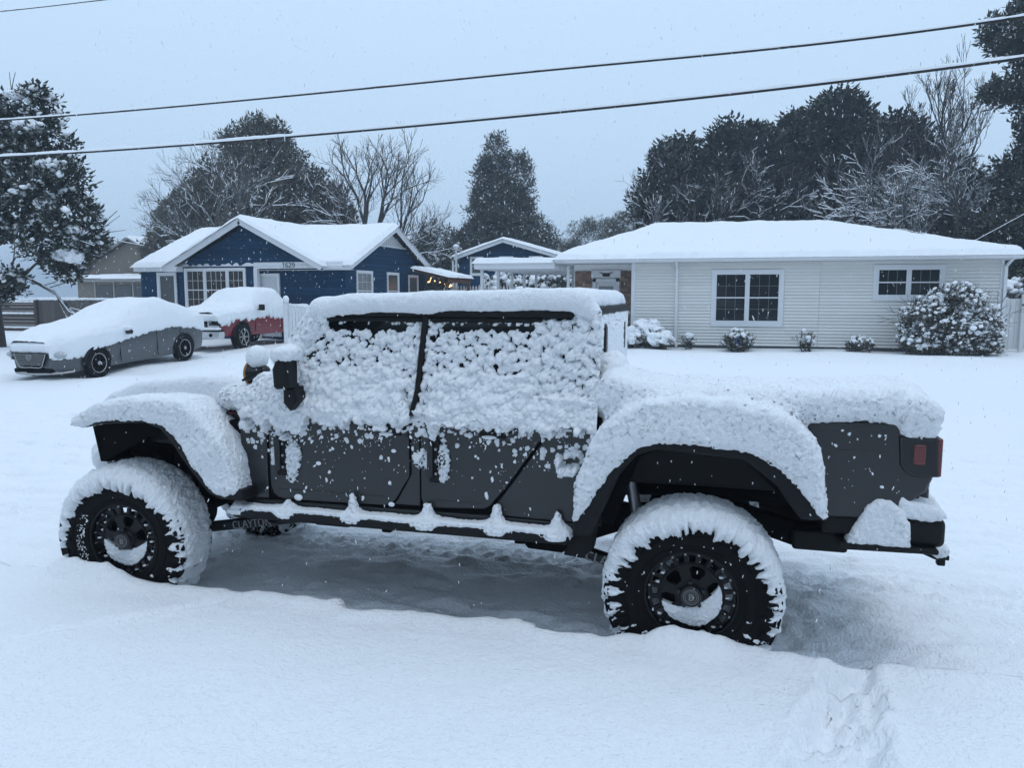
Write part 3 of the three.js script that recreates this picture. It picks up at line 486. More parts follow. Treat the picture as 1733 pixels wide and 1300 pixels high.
  add('hitch_snow', join(0.03, ball([4.74, 0.635, 0.42], [0.05, 0.045, 0.045])), [4.66, 0.56, 0.34], [4.84, 0.72, 0.5], 0.008);
  // rock rail with the little peaks left at the door bottoms
  const peaks = [[1.14, 0.755, 0.8], [1.56, 0.825, 0.8], [2.02, 0.785, 0.8], [2.43, 0.815, 0.8], [2.77, 0.805, 0.8], [0.8, 0.72, 0.8]].map(([x, y, z]) => (px, py, pz) => { const t = clamp((py - 0.69) / (y - 0.69)); const r = lerp(0.055, 0.013, Math.sqrt(t)); return Math.max(Math.hypot((px - x) * (0.8 + 0.2 * t), (pz - 0.83) * 0.9) - r, py - y - 0.006) * 0.8; });
  add('rail_snow', join(0.04, rbox([1.815, 0.706, 0.836], [1.03, 0.015, 0.042], 0.014), ...peaks), [0.74, 0.66, 0.74], [2.9, 0.86, 0.92], 0.009, 0.01, 0.008, 0.002);
  // mirrors and pod lamps
  add('mirror_snow', join(0.03, rbox([1.215, 1.645, 0.925], [0.065, 0.035, 0.085], 0.03), cap([1.22, 1.65, 0.89], [1.16, 1.62, 0.9], 0.05)), [1.08, 1.56, 0.8], [1.36, 1.74, 1.12], 0.009);
  add('lamp_snow', join(0.03, ball([0.865, 1.6, 0.68], [0.066, 0.07, 0.07])), [0.76, 1.48, 0.57], [0.98, 1.72, 0.79], 0.008, 0.008, 0.005, 0.002);
  add('mirror_arm_snow', join(0.03, cap([1.16, 1.36, 0.83], [1.1, 1.24, 0.82], 0.045, 0.03), ball([1.14, 1.33, 0.83], [0.1, 0.06, 0.035]), cap([1.1, 1.24, 0.82], [1.09, 1.17, 0.825], 0.03, 0.02)), [0.98, 1.12, 0.77], [1.28, 1.44, 0.9], 0.007, 0.016, 0.014, 0.004);
  add('hinge_snow', join(0.02, cap([2.06, 1.3, 0.815], [2.055, 1.19, 0.82], 0.05, 0.022)), [1.96, 1.14, 0.77], [2.16, 1.38, 0.88], 0.007, 0.01, 0.012, 0.004);
  add('hinge_snow', join(0.02, ball([2.112, 1.06, 0.806], [0.022, 0.06, 0.014]), ball([2.107, 1.0, 0.806], [0.016, 0.05, 0.012]), ball([1.995, 1.045, 0.806], [0.03, 0.03, 0.013]), ball([1.97, 1.06, 0.806], [0.028, 0.022, 0.011])), [1.92, 0.92, 0.785], [2.2, 1.16, 0.83], 0.0065, 0.006, 0.012, 0.003);
  add('hinge_snow', rbox([1.035, 1.02, 0.802], [0.018, 0.055, 0.01], 0.008), [0.98, 0.92, 0.785], [1.07, 1.12, 0.83], 0.0065, 0.004, 0.008, 0.002);
  add('hinge_snow', join(0.02, ball([1.152, 0.96, 0.804], [0.022, 0.07, 0.013]), ball([1.165, 1.0, 0.804], [0.03, 0.05, 0.015]), ball([1.16, 1.05, 0.805], [0.035, 0.04, 0.018])), [1.1, 0.86, 0.785], [1.24, 1.16, 0.84], 0.0065, 0.006, 0.012, 0.003);
  // heaps on the door handles
  for (const x of [1.785, 2.40]) add('handle_snow', join(0.03, cap([x - 0.11, 1.275, 0.835], [x + 0.1, 1.285, 0.835], 0.026), ball([x - 0.085, 1.3, 0.825], [0.035, 0.06, 0.04]), ball([x + 0.075, 1.315, 0.825], [0.05, 0.075, 0.045])), [x - 0.18, 1.22, 0.77], [x + 0.18, 1.42, 0.89], 0.007, 0.01, 0.01, 0.003);

  // clotted snow blown onto windows and doors: many overlapping rounded clots on the slanting side
  const h = 0.0065, x0 = 0.80, y0 = 0.98, nx = Math.round((2.985 - x0) / h), ny = Math.round((1.895 - y0) / h), th = new Float32Array((nx + 1) * (ny + 1)).fill(-0.01);
  const lineX = (y, a, b, c, d) => lerp(a, c, (y - b) / (d - b));
  const rag = (x, k = 1) => 0.035 * k * n2(x * 6, 1.3) + 0.022 * k * n2(x * 17, 5);
  function cover(x, y) {   // how much of the skin is hidden, 0..1
    if (y > 1.84 && x < 2.83) return 0;
    const front = table([[1.0, 0.86], [1.3, 0.84], [1.36, 0.98], [1.6, 1.17], [1.86, 1.345]])(y); if (x < front) return 0;
    let c = 1;
    const edge = 1.292 + rag(x) - 0.02 * ss(0.9, 1.1, x) * (1 - ss(1.1, 1.3, x));
    if (y < edge) c = Math.max(0, 0.66 * Math.exp(-(edge - y) / 0.1) + (x < 1.25 ? 0.3 * ss(1.0, 1.2, y) * (0.6 + n2(x * 9, y * 9)) : 0) + (x > 2.6 && y > 1.02 && y < 1.14 && x < 2.93 ? 0.55 * (0.4 + n2(x * 12, y * 12)) * ss(2.62, 2.75, x) : 0) + 0.16 * n2(x * 7 + 2, y * 7) * ss(1.12, 1.26, y));
    // bare strips: pillar, slots under the roof, the line along the front window edge
    const px = lineX(y, 1.955, 1.39, 1.992, 1.88); if (y > 1.37 && Math.abs(x - px) < 0.016 + 0.005 * n2(y * 14, 2)) c = 0;
    if (y <= 1.37 && y > 1.29 && Math.abs(x - 1.925) < 0.01) c *= 0.3;
    const slot = (a, b) => x > a + 0.02 * n2(y * 30, 1) && x < b && y > 1.772 + 0.012 * n2(x * 14, a) && y < 1.818 + 0.006 * n2(x * 20, b);
    if (slot(1.365, 1.872) || slot(2.075, 2.615)) c = 0;
    if (y > 1.818 && y < 1.842 && (x < 1.94 || (x > 2.02 && x < 2.62))) c *= 0.45;
    const fx = lineX(y, 1.19, 1.6, 1.36, 1.83); if (y > 1.56 && Math.abs(x - fx) < 0.012) c *= 0.25;
    if (y > 1.52 && y < 1.78 && x < 2.6) c *= 0.86 + 0.14 * n2(x * 5, y * 5);
    return c;
  }
  // cauliflower heads: a jittered field of rounded clusters that the small clots sit on
  const rc = rng(515), CS = 0.037, cw = Math.ceil(2.3 / CS) + 2, ch = Math.ceil(1.0 / CS) + 2, heads = Array.from({ length: cw * ch }, (_, i) => [x0 + ((i % cw) - 0.5 + 0.9 * rc()) * CS, y0 + (Math.floor(i / cw) - 0.5 + 0.9 * rc()) * CS, 0.0135 + 0.0155 * rc(), 0.6 + 0.7 * rc()]);
  const bulge = (x, y) => { let b = -0.006; const ci = Math.floor((x - x0) / CS), cj = Math.floor((y - y0) / CS); for (let q = Math.max(0, cj - 1); q <= Math.min(ch - 1, cj + 2); q++) for (let p = Math.max(0, ci - 1); p <= Math.min(cw - 1, ci + 2); p++) { const [hx, hy, R, k] = heads[q * cw + p], dx = x - hx, dy = y - hy, d = R * R - dx * dx - dy * dy; if (d > 0) b = Math.max(b, Math.sqrt(d) * k); } return b; };
  const body = (x, y) => {   // depth of the main layer
    const c = cover(x, y); if (c < 0.5) return -0.01;
    const line = 1.565 + 0.03 * n2(x * 3.1, 6) + 0.012 * n2(x * 11, 2), nearPost = Math.abs(x - lineX(y, 1.955, 1.39, 1.992, 1.88)) < 0.085 + 0.03 * n2(y * 8, 1), b = bulge(x, y);
    if (y > line || nearPost || (x > 2.62 && y > 1.44)) return b + (x > 2.62 ? 0.005 : 0);
    return 0.012 + 0.03 * ss(1.6, 1.40, y) + 0.012 * ss(1.40, 1.32, y) + 0.014 * n2(x * 4, y * 9) + 0.75 * Math.max(0, b);
  };
  for (let j = 0; j <= ny; j++) for (let i = 0; i <= nx; i++) th[j * (nx + 1) + i] = body(x0 + i * h, y0 + j * h);
  const r = rng(404), clots = [];
  for (let k = 0; k < 30000; k++) {
    const x = lerp(x0, 2.985, r()), y = lerp(y0, 1.89, r()), c = cover(x, y), u = r(); let p = c * c; if (y > 1.34) p *= bulge(x, y) > 0.004 ? 0.85 : 0.12; if (u > p) continue;
    const big = y > 1.28 ? lerp(0.0045, 0.011, r() ** 1.3) : lerp(0.005, 0.016, r() ** 1.8);
    clots.push([x, y, big]);
  }
  for (const [cx, cy, R] of clots) {
    const b = Math.max(0, body(cx, cy)) * 0.92, sx = 0.85 + 0.3 * Math.abs(n2(cx * 40, cy * 40)), n = Math.ceil(R * 1.2 / h), ci = Math.round((cx - x0) / h), cj = Math.round((cy - y0) / h);
    for (let j = Math.max(0, cj - n); j <= Math.min(ny, cj + n); j++) for (let i = Math.max(0, ci - n); i <= Math.min(nx, ci + n); i++) {
      const dx = (x0 + i * h - cx) / sx, dy = (y0 + j * h - cy) + 0.0, d2 = R * R - dx * dx - dy * dy; if (d2 <= 0) continue;
      const t = b + Math.sqrt(d2) * 0.85 - 0.002, o = j * (nx + 1) + i; if (t > th[o]) th[o] = t;
    }
  }
  const ok = (i, j) => th[j * (nx + 1) + i] > 0;
  const g = gridGeo(nx, ny, (i, j) => { const x = x0 + i * h, y = y0 + j * h, t = th[j * (nx + 1) + i]; const nz = t > 0 ? t + 0.0025 * n2(x * 110, y * 110) + 0.004 * n2(x * 36, y * 36) : -0.004; return [x, y - (t > 0 ? 0.15 * t : 0), sideZ(y) + nz + (y < beltY ? 0.002 : 0)]; }, (i, j) => ok(i, j) || ok(i + 1, j) || ok(i, j + 1) || ok(i + 1, j + 1));
  part(T, 'side_snow', metreUV(g), snow);
  // flecks and runs on the lower doors and the bed
  const list = [], base = new THREE.IcosahedronGeometry(1, 1);
  for (let k = 0; k < 2400; k++) {
    const bed = k > 2250, x = bed ? lerp(4.12, 4.45, r()) : lerp(0.95, 2.85, r()), y = bed ? lerp(0.95, 1.33, r()) : lerp(0.77, 1.3, r() ** 0.8);
    if (!bed && (x > 2.62 && y < 0.95)) continue; if (r() > (bed ? 0.25 : 0.07 + 0.75 * ss(0.9, 1.26, y) ** 1.3 * (0.45 + 0.9 * n2(x * 3.2, y * 3.2)))) continue;
    const s = 0.0018 + 0.0075 * r() ** 3.4, run = r() < 0.3 ? 1 + 1.6 * r() : 1;
    list.push(base.clone().scale(s * (0.7 + 0.6 * r()), s * run, s * 0.7).rotateZ((r() - 0.5) * 0.9).translate(x, y, 0.803)); if (s > 0.004) for (let q = 0; q < 2; q++) list.push(new THREE.IcosahedronGeometry(1, 0).scale(s * (0.4 + 0.5 * r()), s * (0.4 + 0.5 * r()), s * 0.6).translate(x + (r() - 0.5) * 2 * s, y + (r() - 0.5) * 2 * s * run, 0.803));
  }
  for (const [x, y, s] of [[1.19, 0.775, 0.02], [1.79, 0.775, 0.014], [1.81, 1.09, 0.011], [1.33, 0.99, 0.012]]) list.push(new THREE.IcosahedronGeometry(1, 2).scale(s * 1.4, s, s * 0.6).translate(x, y, 0.805));
  const fl = part(T, 'snow_flecks', merge(list), snowPlain); fl.userData.kind = 'stuff';
  // dusting on the back of the cab
  const dust = []; for (let k = 0; k < 5200; k++) { const y = lerp(1.36, 1.86, r()), z = lerp(-0.7, 0.7, r()); if (y > 1.6 && y < 1.82 && z > 0.38 && z < 0.47) continue; const s = 0.004 + 0.009 * r(); dust.push(new THREE.IcosahedronGeometry(1, 0).scale(s * 0.6, s * 1.3, s).rotateX(r()).translate(y > 1.43 && y < 1.81 && Math.abs(z) < 0.47 ? 2.963 : 2.954, y, z)); }
  part(T, 'snow_dusting', merge(dust), snowPlain).userData.kind = 'stuff';
}

// ---------------------------------------------------------------- house building blocks
const whitePaint = M(0.62, 0.63, 0.63, 0.55), whiteTrim = M(0.74, 0.75, 0.76, 0.5), creamSiding = [0, 1, 2].map((i) => M(0.82 - i * 0.02, 0.805 - i * 0.02, 0.765 - i * 0.022, 0.6));
const blueSiding = [0, 1, 2, 3].map((i) => PM(0.006 + i * 0.0014, 0.037 + i * 0.004, 0.082 + i * 0.008, 0.75, { specularIntensity: 0.4, bumpMap: rep(speckTex, 6), bumpScale: 0.002 }));
const blueCore = PM(0.007, 0.04, 0.09, 0.8, { specularIntensity: 0.4 }), creamCore = M(0.78, 0.775, 0.755, 0.7), roofDark = M(0.05, 0.05, 0.055, 0.9), soffitM = M(0.55, 0.56, 0.57, 0.7);
const paneM = PM(0.016, 0.02, 0.022, 0.07), paneLite = PM(0.07, 0.075, 0.075, 0.3), curtain = M(0.30, 0.29, 0.28, 0.9), doorWhite = M(0.6, 0.61, 0.62, 0.45), concrete = M(0.12, 0.12, 0.12, 0.9);
const plankG = new THREE.BufferGeometry(); {   // unit lap board: thin at the top, proud at the bottom edge
  const p = [[0, 0, 1], [1, 0, 1], [1, 1, 0.3], [0, 1, 0.3], [0, 0, 0], [1, 0, 0], [1, 1, 0], [0, 1, 0]], f = [[0, 1, 2, 3], [1, 5, 6, 2], [4, 0, 3, 7], [3, 2, 6, 7], [4, 5, 1, 0]], v = [];
  for (const [a, b, c, d] of f) v.push(...p[a], ...p[b], ...p[c], ...p[a], ...p[c], ...p[d]);
  plankG.setAttribute('position', new THREE.Float32BufferAttribute(v, 3)); plankG.computeVertexNormals(); metreUV(plankG);
}
const frameAt = (parent, name, x, y, z, turn) => { const g = sub(parent, name); g.position.set(x, y, z); g.rotation.y = turn; return g; };
// boards as parts of the house; a runs along the wall, turn = 0 faces +z, turn = pi / 2 faces +x
function siding(parent, mats, [ox, oz], turn, y0, y1, course, span, holes, thick = 0.022, seed = 1, seams = [], gap = 0.016) {
  const r = rng(seed), list = [];
  for (let y = y0; y < y1 - 0.01; y += course) {
    const h = Math.min(course, y1 - y); let runs = [span(y + h * 0.6)];
    if (runs[0][1] - runs[0][0] < 0.05) continue;
    for (const s of seams) runs = runs.flatMap(([a, b]) => s > a + 0.1 && s < b - 0.1 ? [[a, s - 0.008], [s + 0.008, b]] : [[a, b]]);
    for (const [a0, a1, b0, b1] of holes) if (y + h > b0 + 0.004 && y < b1 - 0.004) runs = runs.flatMap(([a, b]) => a1 <= a || a0 >= b ? [[a, b]] : [[a, a0], [a1, b]].filter(([p, q]) => q - p > 0.03));
    for (const [a, b] of runs) list.push([a, b, y, h]);
  }
  for (const [a, b, y, h] of list) {
    const m = part(parent, 'siding_board', plankG, mats[Math.floor(r() * mats.length)]);
    m.scale.set(b - a, h - gap, thick * (0.85 + 0.3 * r())); m.rotation.y = turn;
    m.position.set(ox + (turn ? 0 : a), y, oz + (turn ? -a : 0));
  }
}
// a window in its own frame: origin at the lower left of the opening, +z outwards
function windowUnit(parent, [x, y, z], turn, w, h, { sashes = 1, cols = 3, rows = 4, split = 0.5, casing = 0.1, pane = paneM, bars = M(0.16, 0.17, 0.175, 0.5), trim = whiteTrim, widths, sill = true, barW = 0.012 }) {
  const g = frameAt(parent, 'window', x, y, z, turn), c = casing;
  part(g, 'frame', merge([bx(-c, w + c, h, h + c, 0, 0.05), bx(-c, w + c, -c, 0, 0, 0.05), bx(-c, 0, 0, h, 0, 0.047), bx(w, w + c, 0, h, 0, 0.047)]), trim);
  if (sill) part(g, 'sill', bx(-c - 0.02, w + c + 0.02, -c - 0.025, -c + 0.01, 0, 0.075), trim);
  const ws = widths ?? Array(sashes).fill(w / sashes); let a = 0;
  ws.forEach((sw, k) => {
    const s = 0.035, L = a + (k ? 0.03 : 0), R = a + sw - (k < ws.length - 1 ? 0.03 : 0);
    part(g, 'sash', merge([bx(L, R, 0, s, 0.004, 0.032), bx(L, R, h - s, h, 0.004, 0.032), bx(L, L + s, s, h - s, 0.004, 0.03), bx(R - s, R, s, h - s, 0.004, 0.03), ...(split ? [bx(L + s, R - s, h * split - 0.018, h * split + 0.018, 0.004, 0.036)] : [])]), trim);
    if (k) part(g, 'mullion', bx(a - 0.03, a + 0.03, 0, h, 0.0, 0.043), trim);
    part(g, 'pane', bx(L + s * 0.5, R - s * 0.5, s * 0.5, h - s * 0.5, 0.006, 0.011), pane);
    const cc = Array.isArray(cols) ? cols[k] : cols;
    for (let i = 1; i < cc; i++) part(g, 'muntin', bx(lerp(L + s, R - s, i / cc) - barW / 2, lerp(L + s, R - s, i / cc) + barW / 2, s, h - s, 0.01, 0.02), bars);
    for (let j = 1; j < rows; j++) if (!split || Math.abs(j / rows - split) > 0.02) part(g, 'muntin', bx(L + s, R - s, lerp(s, h - s, j / rows) - barW / 2, lerp(s, h - s, j / rows) + barW / 2, 0.0105, 0.0195), bars);
    a += sw;
  });
  return g;
}
// a blanket of snow over any roof given by its height above the plan, rounded off towards its edges
function roofSnow(inside, roofY, [x0, x1, z0, z1], thick, step, round = 0.22) {
  const nx = Math.round((x1 - x0) / step), nz = Math.round((z1 - z0) / step);
  const dx = (x1 - x0) / nx, dz = (z1 - z0) / nz;
  const at = (i, j) => {
    const x = x0 + i * dx, z = z1 - j * dz, d = inside(x, z) + 0.03 * n2(x * 2.5, z * 2.5), k = clamp(d / round), y = roofY(x, z);
    return [x, y + (d <= 0 ? 0 : thick * Math.sqrt(1 - (1 - k) ** 2) * (1 + 0.16 * n2(x * 0.7, z * 0.7 + 9) + 0.05 * n2(x * 2.6, z * 2.6))) - 0.01, z];
  };
  return metreUV(gridGeo(nx, nz, at, (i, j) => inside(x0 + (i + 0.5) * dx, z1 - (j + 0.5) * dz) > -0.06));
}
const rectIn = (x0, x1, z0, z1) => (x, z) => Math.min(x - x0, x1 - x, z - z0, z1 - z);
function triRoof(tris) { const g = new THREE.BufferGeometry(); g.setAttribute('position', new THREE.Float32BufferAttribute(tris.flat(2), 3)); g.computeVertexNormals(); return metreUV(g); }

// ---------------------------------------------------------------- white house with the carport
const WZ = -19, Gy = 0.36;
{
  const H = thing('white_house', 'low white clapboard house with hipped snowy roof, brick entry and carport', 'house', [4.5, Gy, -22.5]);
  const o = [-4.5, -Gy, 22.5], P = (n, g, m, l) => part(H, n, g.translate(...o), m, l);
  P('wall', bx(-1.0, 10.94, 0.5, 2.95, -27, WZ - 1.06), creamCore);
  P('front_wall', bx(0.95, 10.93, 0.5, 2.95, WZ - 1.05, WZ - 0.03), creamCore);
  P('foundation', bx(0.97, 10.9, 0.2, 0.498, WZ - 1.0, WZ - 0.045), concrete);
  const holder = H; const shift = (m) => { m.position.add(new THREE.Vector3(...o)); };
  const before = new Set(H.children);
  const w1 = [3.32, 5.36, 1.07, 2.71], w2 = [7.72, 9.55, 1.86, 2.8];
  siding(H, creamSiding, [0, WZ - 0.03], 0, 0.475, 2.72, 0.0935, () => [1.07, 10.88], [w1, w2], 0.05, 5, [2.32, 6.32], 0.02);
  siding(H, creamSiding, [0, WZ - 0.03], 0, 2.72, 2.93, 0.105, () => [1.07, 10.88], [w2], 0.05, 6, [2.32, 6.32], 0.02);
  windowUnit(H, [3.43, 1.17, WZ - 0.025], 0, 1.81, 1.42, { sashes: 2, cols: 3, rows: 4, casing: 0.11 });
  windowUnit(H, [7.83, 1.93, WZ - 0.025], 0, 1.6, 0.76, { sashes: 2, cols: 3, rows: 2, casing: 0.11 });
  P('corner_board', bx(0.97, 1.07, 0.47, 2.93, WZ - 0.03, WZ + 0.012), whiteTrim); P('corner_board', bx(10.88, 10.96, 0.47, 2.93, WZ - 0.03, WZ + 0.012), whiteTrim);
  // brick entry set back by a metre
  const brickM = [0, 1, 2, 3].map((i) => M(0.13 + 0.05 * i, 0.085 + 0.03 * i, 0.06 + 0.022 * i, 0.9)), rb = rng(91), EZ = WZ - 1.0;
  for (const [a, b, y0] of [[-0.96, -0.43, 0.52], [0.5, 0.94, 0.52]]) {
    const panel = P('brick_panel', bx(a, b, y0, 2.72, EZ - 0.06, EZ - 0.012), M(0.22, 0.2, 0.18, 0.95));
    for (let y = y0, k = 0; y < 2.7; y += 0.078, k++) for (let x = a - (k % 2 ? 0.11 : 0); x < b; x += 0.222) { const p = Math.max(x + 0.005, a), q = Math.min(x + 0.217, b); if (q - p < 0.04 || (b < 0 && y < 1.5) ) continue; part(panel, 'brick', bx(p, q, y + 0.005, y + 0.072, EZ - 0.02, EZ - 0.001 + 0.004 * rb()).translate(...o), brickM[Math.floor(rb() * 4)]); }
  }
  P('entry_floor', bx(-0.98, 0.95, 0.3, 0.5, EZ - 0.05, WZ - 0.1), concrete);
  P('door_header', bx(-0.43, 0.5, 2.5, 2.74, EZ - 0.04, EZ + 0.02), whitePaint);
  const door = P('storm_door', merge([bx(-0.38, -0.28, 0.5, 2.47, EZ - 0.03, EZ + 0.05), bx(0.37, 0.47, 0.5, 2.47, EZ - 0.03, EZ + 0.05), bx(-0.38, 0.47, 2.37, 2.47, EZ - 0.03, EZ + 0.05), bx(-0.28, 0.37, 0.5, 2.37, EZ - 0.04, EZ - 0.02)]), doorWhite);
  part(door, 'glass', bx(-0.19, 0.28, 0.75, 2.24, EZ - 0.018, EZ - 0.012).translate(...o), PM(0.24, 0.26, 0.27, 0.1));
  part(door, 'glass_frame', merge([bx(-0.25, -0.19, 0.7, 2.3, EZ - 0.02, EZ + 0.0), bx(0.28, 0.34, 0.7, 2.3, EZ - 0.02, EZ + 0.0), bx(-0.19, 0.28, 2.24, 2.3, EZ - 0.02, EZ), bx(-0.19, 0.28, 0.7, 0.75, EZ - 0.02, EZ)]).translate(...o), whitePaint);
  part(door, 'knocker', merge([bx(0.02, 0.07, 1.88, 2.02, EZ - 0.012, EZ + 0.0, 0.005), new THREE.TorusGeometry(0.03, 0.008, 6, 16).translate(0.045, 1.9, EZ + 0.002), bx(0.0, 0.09, 2.03, 2.06, EZ - 0.012, EZ - 0.002, 0.004)]).translate(...o), blackGloss);
  const plq = P('number_plaque', bx(-0.07, 0.16, 2.54, 2.65, EZ + 0.02, EZ + 0.045, 0.01), M(0.012, 0.012, 0.014, 0.5));
  part(plq, 'plaque_wing', merge([ext([[-0.2, 2.69], [-0.07, 2.66], [-0.07, 2.61]], EZ + 0.022, EZ + 0.036, 0.003), ext([[0.29, 2.69], [0.16, 2.61], [0.16, 2.66]], EZ + 0.022, EZ + 0.036, 0.003)]).translate(...o), M(0.1, 0.1, 0.1, 0.5));
  P('entry_post', bx(-1.03, -0.95, 0.5, 2.85, WZ - 0.05, WZ + 0.04), whitePaint);
  P('entry_step', bx(-0.35, 0.6, 0.3, 0.44, WZ - 0.1, WZ + 0.45), M(0.18, 0.09, 0.06, 0.9));
  P('step_railing', merge([bx(0.62, 0.65, 0.44, 1.25, WZ + 0.38, WZ + 0.41), bx(0.62, 0.65, 0.44, 1.25, WZ - 0.06, WZ - 0.03), bx(0.6, 0.67, 1.24, 1.27, WZ - 0.08, WZ + 0.43), ...[0.1, 0.2, 0.3].map((d) => bx(0.63, 0.645, 0.5, 1.24, WZ + d - 0.008, WZ + d + 0.008))]), M(0.02, 0.02, 0.022, 0.5));
  // eaves
  const ex0 = -1.28, ex1 = 11.22, fz = WZ + 0.55, bz = -27.6, er = 2.98;
  P('soffit', bx(ex0 + 0.02, ex1 - 0.02, 2.915, 2.94, bz + 0.02, fz - 0.02), soffitM);
  P('fascia', merge([bx(ex0, ex1, 2.915, 3.03, fz - 0.025, fz), bx(ex0, ex0 + 0.025, 2.915, 3.03, bz, fz - 0.026), bx(ex1 - 0.025, ex1, 2.915, 3.03, bz, fz - 0.026)]), whiteTrim);
  P('gutter', ext([[0, 2.94], [0.0, 3.03], [0.1, 3.04], [0.11, 2.99], [0.07, 2.945]], 0, ex1 - ex0, 0.002).rotateY(-Math.PI / 2).translate(ex1, 0, fz + 0.002), whiteTrim);
  for (const x of [2.31, 10.99]) { const d = P('downspout', merge([bx(x - 0.04, x + 0.04, 0.5, 2.75, WZ + 0.014, WZ + 0.075), rod([x, 2.74, WZ + 0.05], [x, 2.94, fz + 0.03], 0.04, 8)]), whiteTrim); part(d, 'outlet', rod([x, 0.55, WZ + 0.05], [x + 0.04, 0.44, WZ + 0.32], 0.045, 8).translate(...o), whiteTrim); }
  const rx0 = 1.3, rx1 = 6.7, rz = -23.4, ry = 4.3;
  const A = [ex0, er + 0.04, fz], B = [ex1, er + 0.04, fz], C = [ex1, er + 0.04, bz], D = [ex0, er + 0.04, bz], R0 = [rx0, ry, rz], R1 = [rx1, ry, rz];
  P('roof', triRoof([[A, B, R1], [A, R1, R0], [B, C, R1], [C, D, R0], [C, R0, R1], [D, A, R0]]), roofDark);
  const hip = (x, z) => { const s = (ry - er - 0.04) / (fz - rz); return er + 0.04 + Math.max(0, Math.min((fz - z) * s, (z - bz) * (ry - er - 0.04) / (rz - bz), (x - ex0) * (ry - er - 0.04) / (rx0 - ex0), (ex1 - x) * (ry - er - 0.04) / (ex1 - rx1))); };
  P('roof_snow', roofSnow(rectIn(ex0 - 0.02, ex1 + 0.04, bz, fz + 0.12), hip, [ex0 - 0.08, ex1 + 0.1, bz - 0.1, fz + 0.2], 0.2, 0.075), snow);
  // carport at the left
  const cx0 = -3.86, cx1 = ex0 - 0.03;
  const cp = P('carport_roof', bx(cx0, cx1, 2.83, 2.92, -26.5, fz - 0.02), whiteTrim);
  part(cp, 'fascia', bx(cx0 - 0.02, cx1, 2.76, 2.95, fz - 0.018, fz + 0.0).translate(...o), whiteTrim); part(cp, 'fascia', bx(cx0 - 0.022, cx0 - 0.002, 2.76, 2.95, -26.5, fz - 0.02).translate(...o), whiteTrim);
  for (let z = -25.8; z < -19; z += 0.65) part(cp, 'rafter', bx(cx0 + 0.02, cx1, 2.745, 2.828, z, z + 0.05).translate(...o), soffitM);
  for (const z of [-18.75, -20.6, -22.4, -24.2, -26.2]) P('carport_post', bx(-3.74, -3.65, 0.2, 2.76, z, z + 0.09), whitePaint);
  for (const z of [-24.2, -26.2]) P('carport_post', bx(-1.85, -1.77, 0.2, 2.76, z, z + 0.08), whitePaint);
  P('carport_snow', roofSnow(rectIn(cx0 - 0.05, cx1 + 0.4, -26.6, fz + 0.06), () => 2.94, [cx0 - 0.1, cx1 + 0.3, -26.7, fz + 0.12], 0.17, 0.07, 0.16), snow);
  for (const c of H.children) if (!before.has(c) && (c.name === 'siding_board' || c.name === 'window')) shift(c);
}

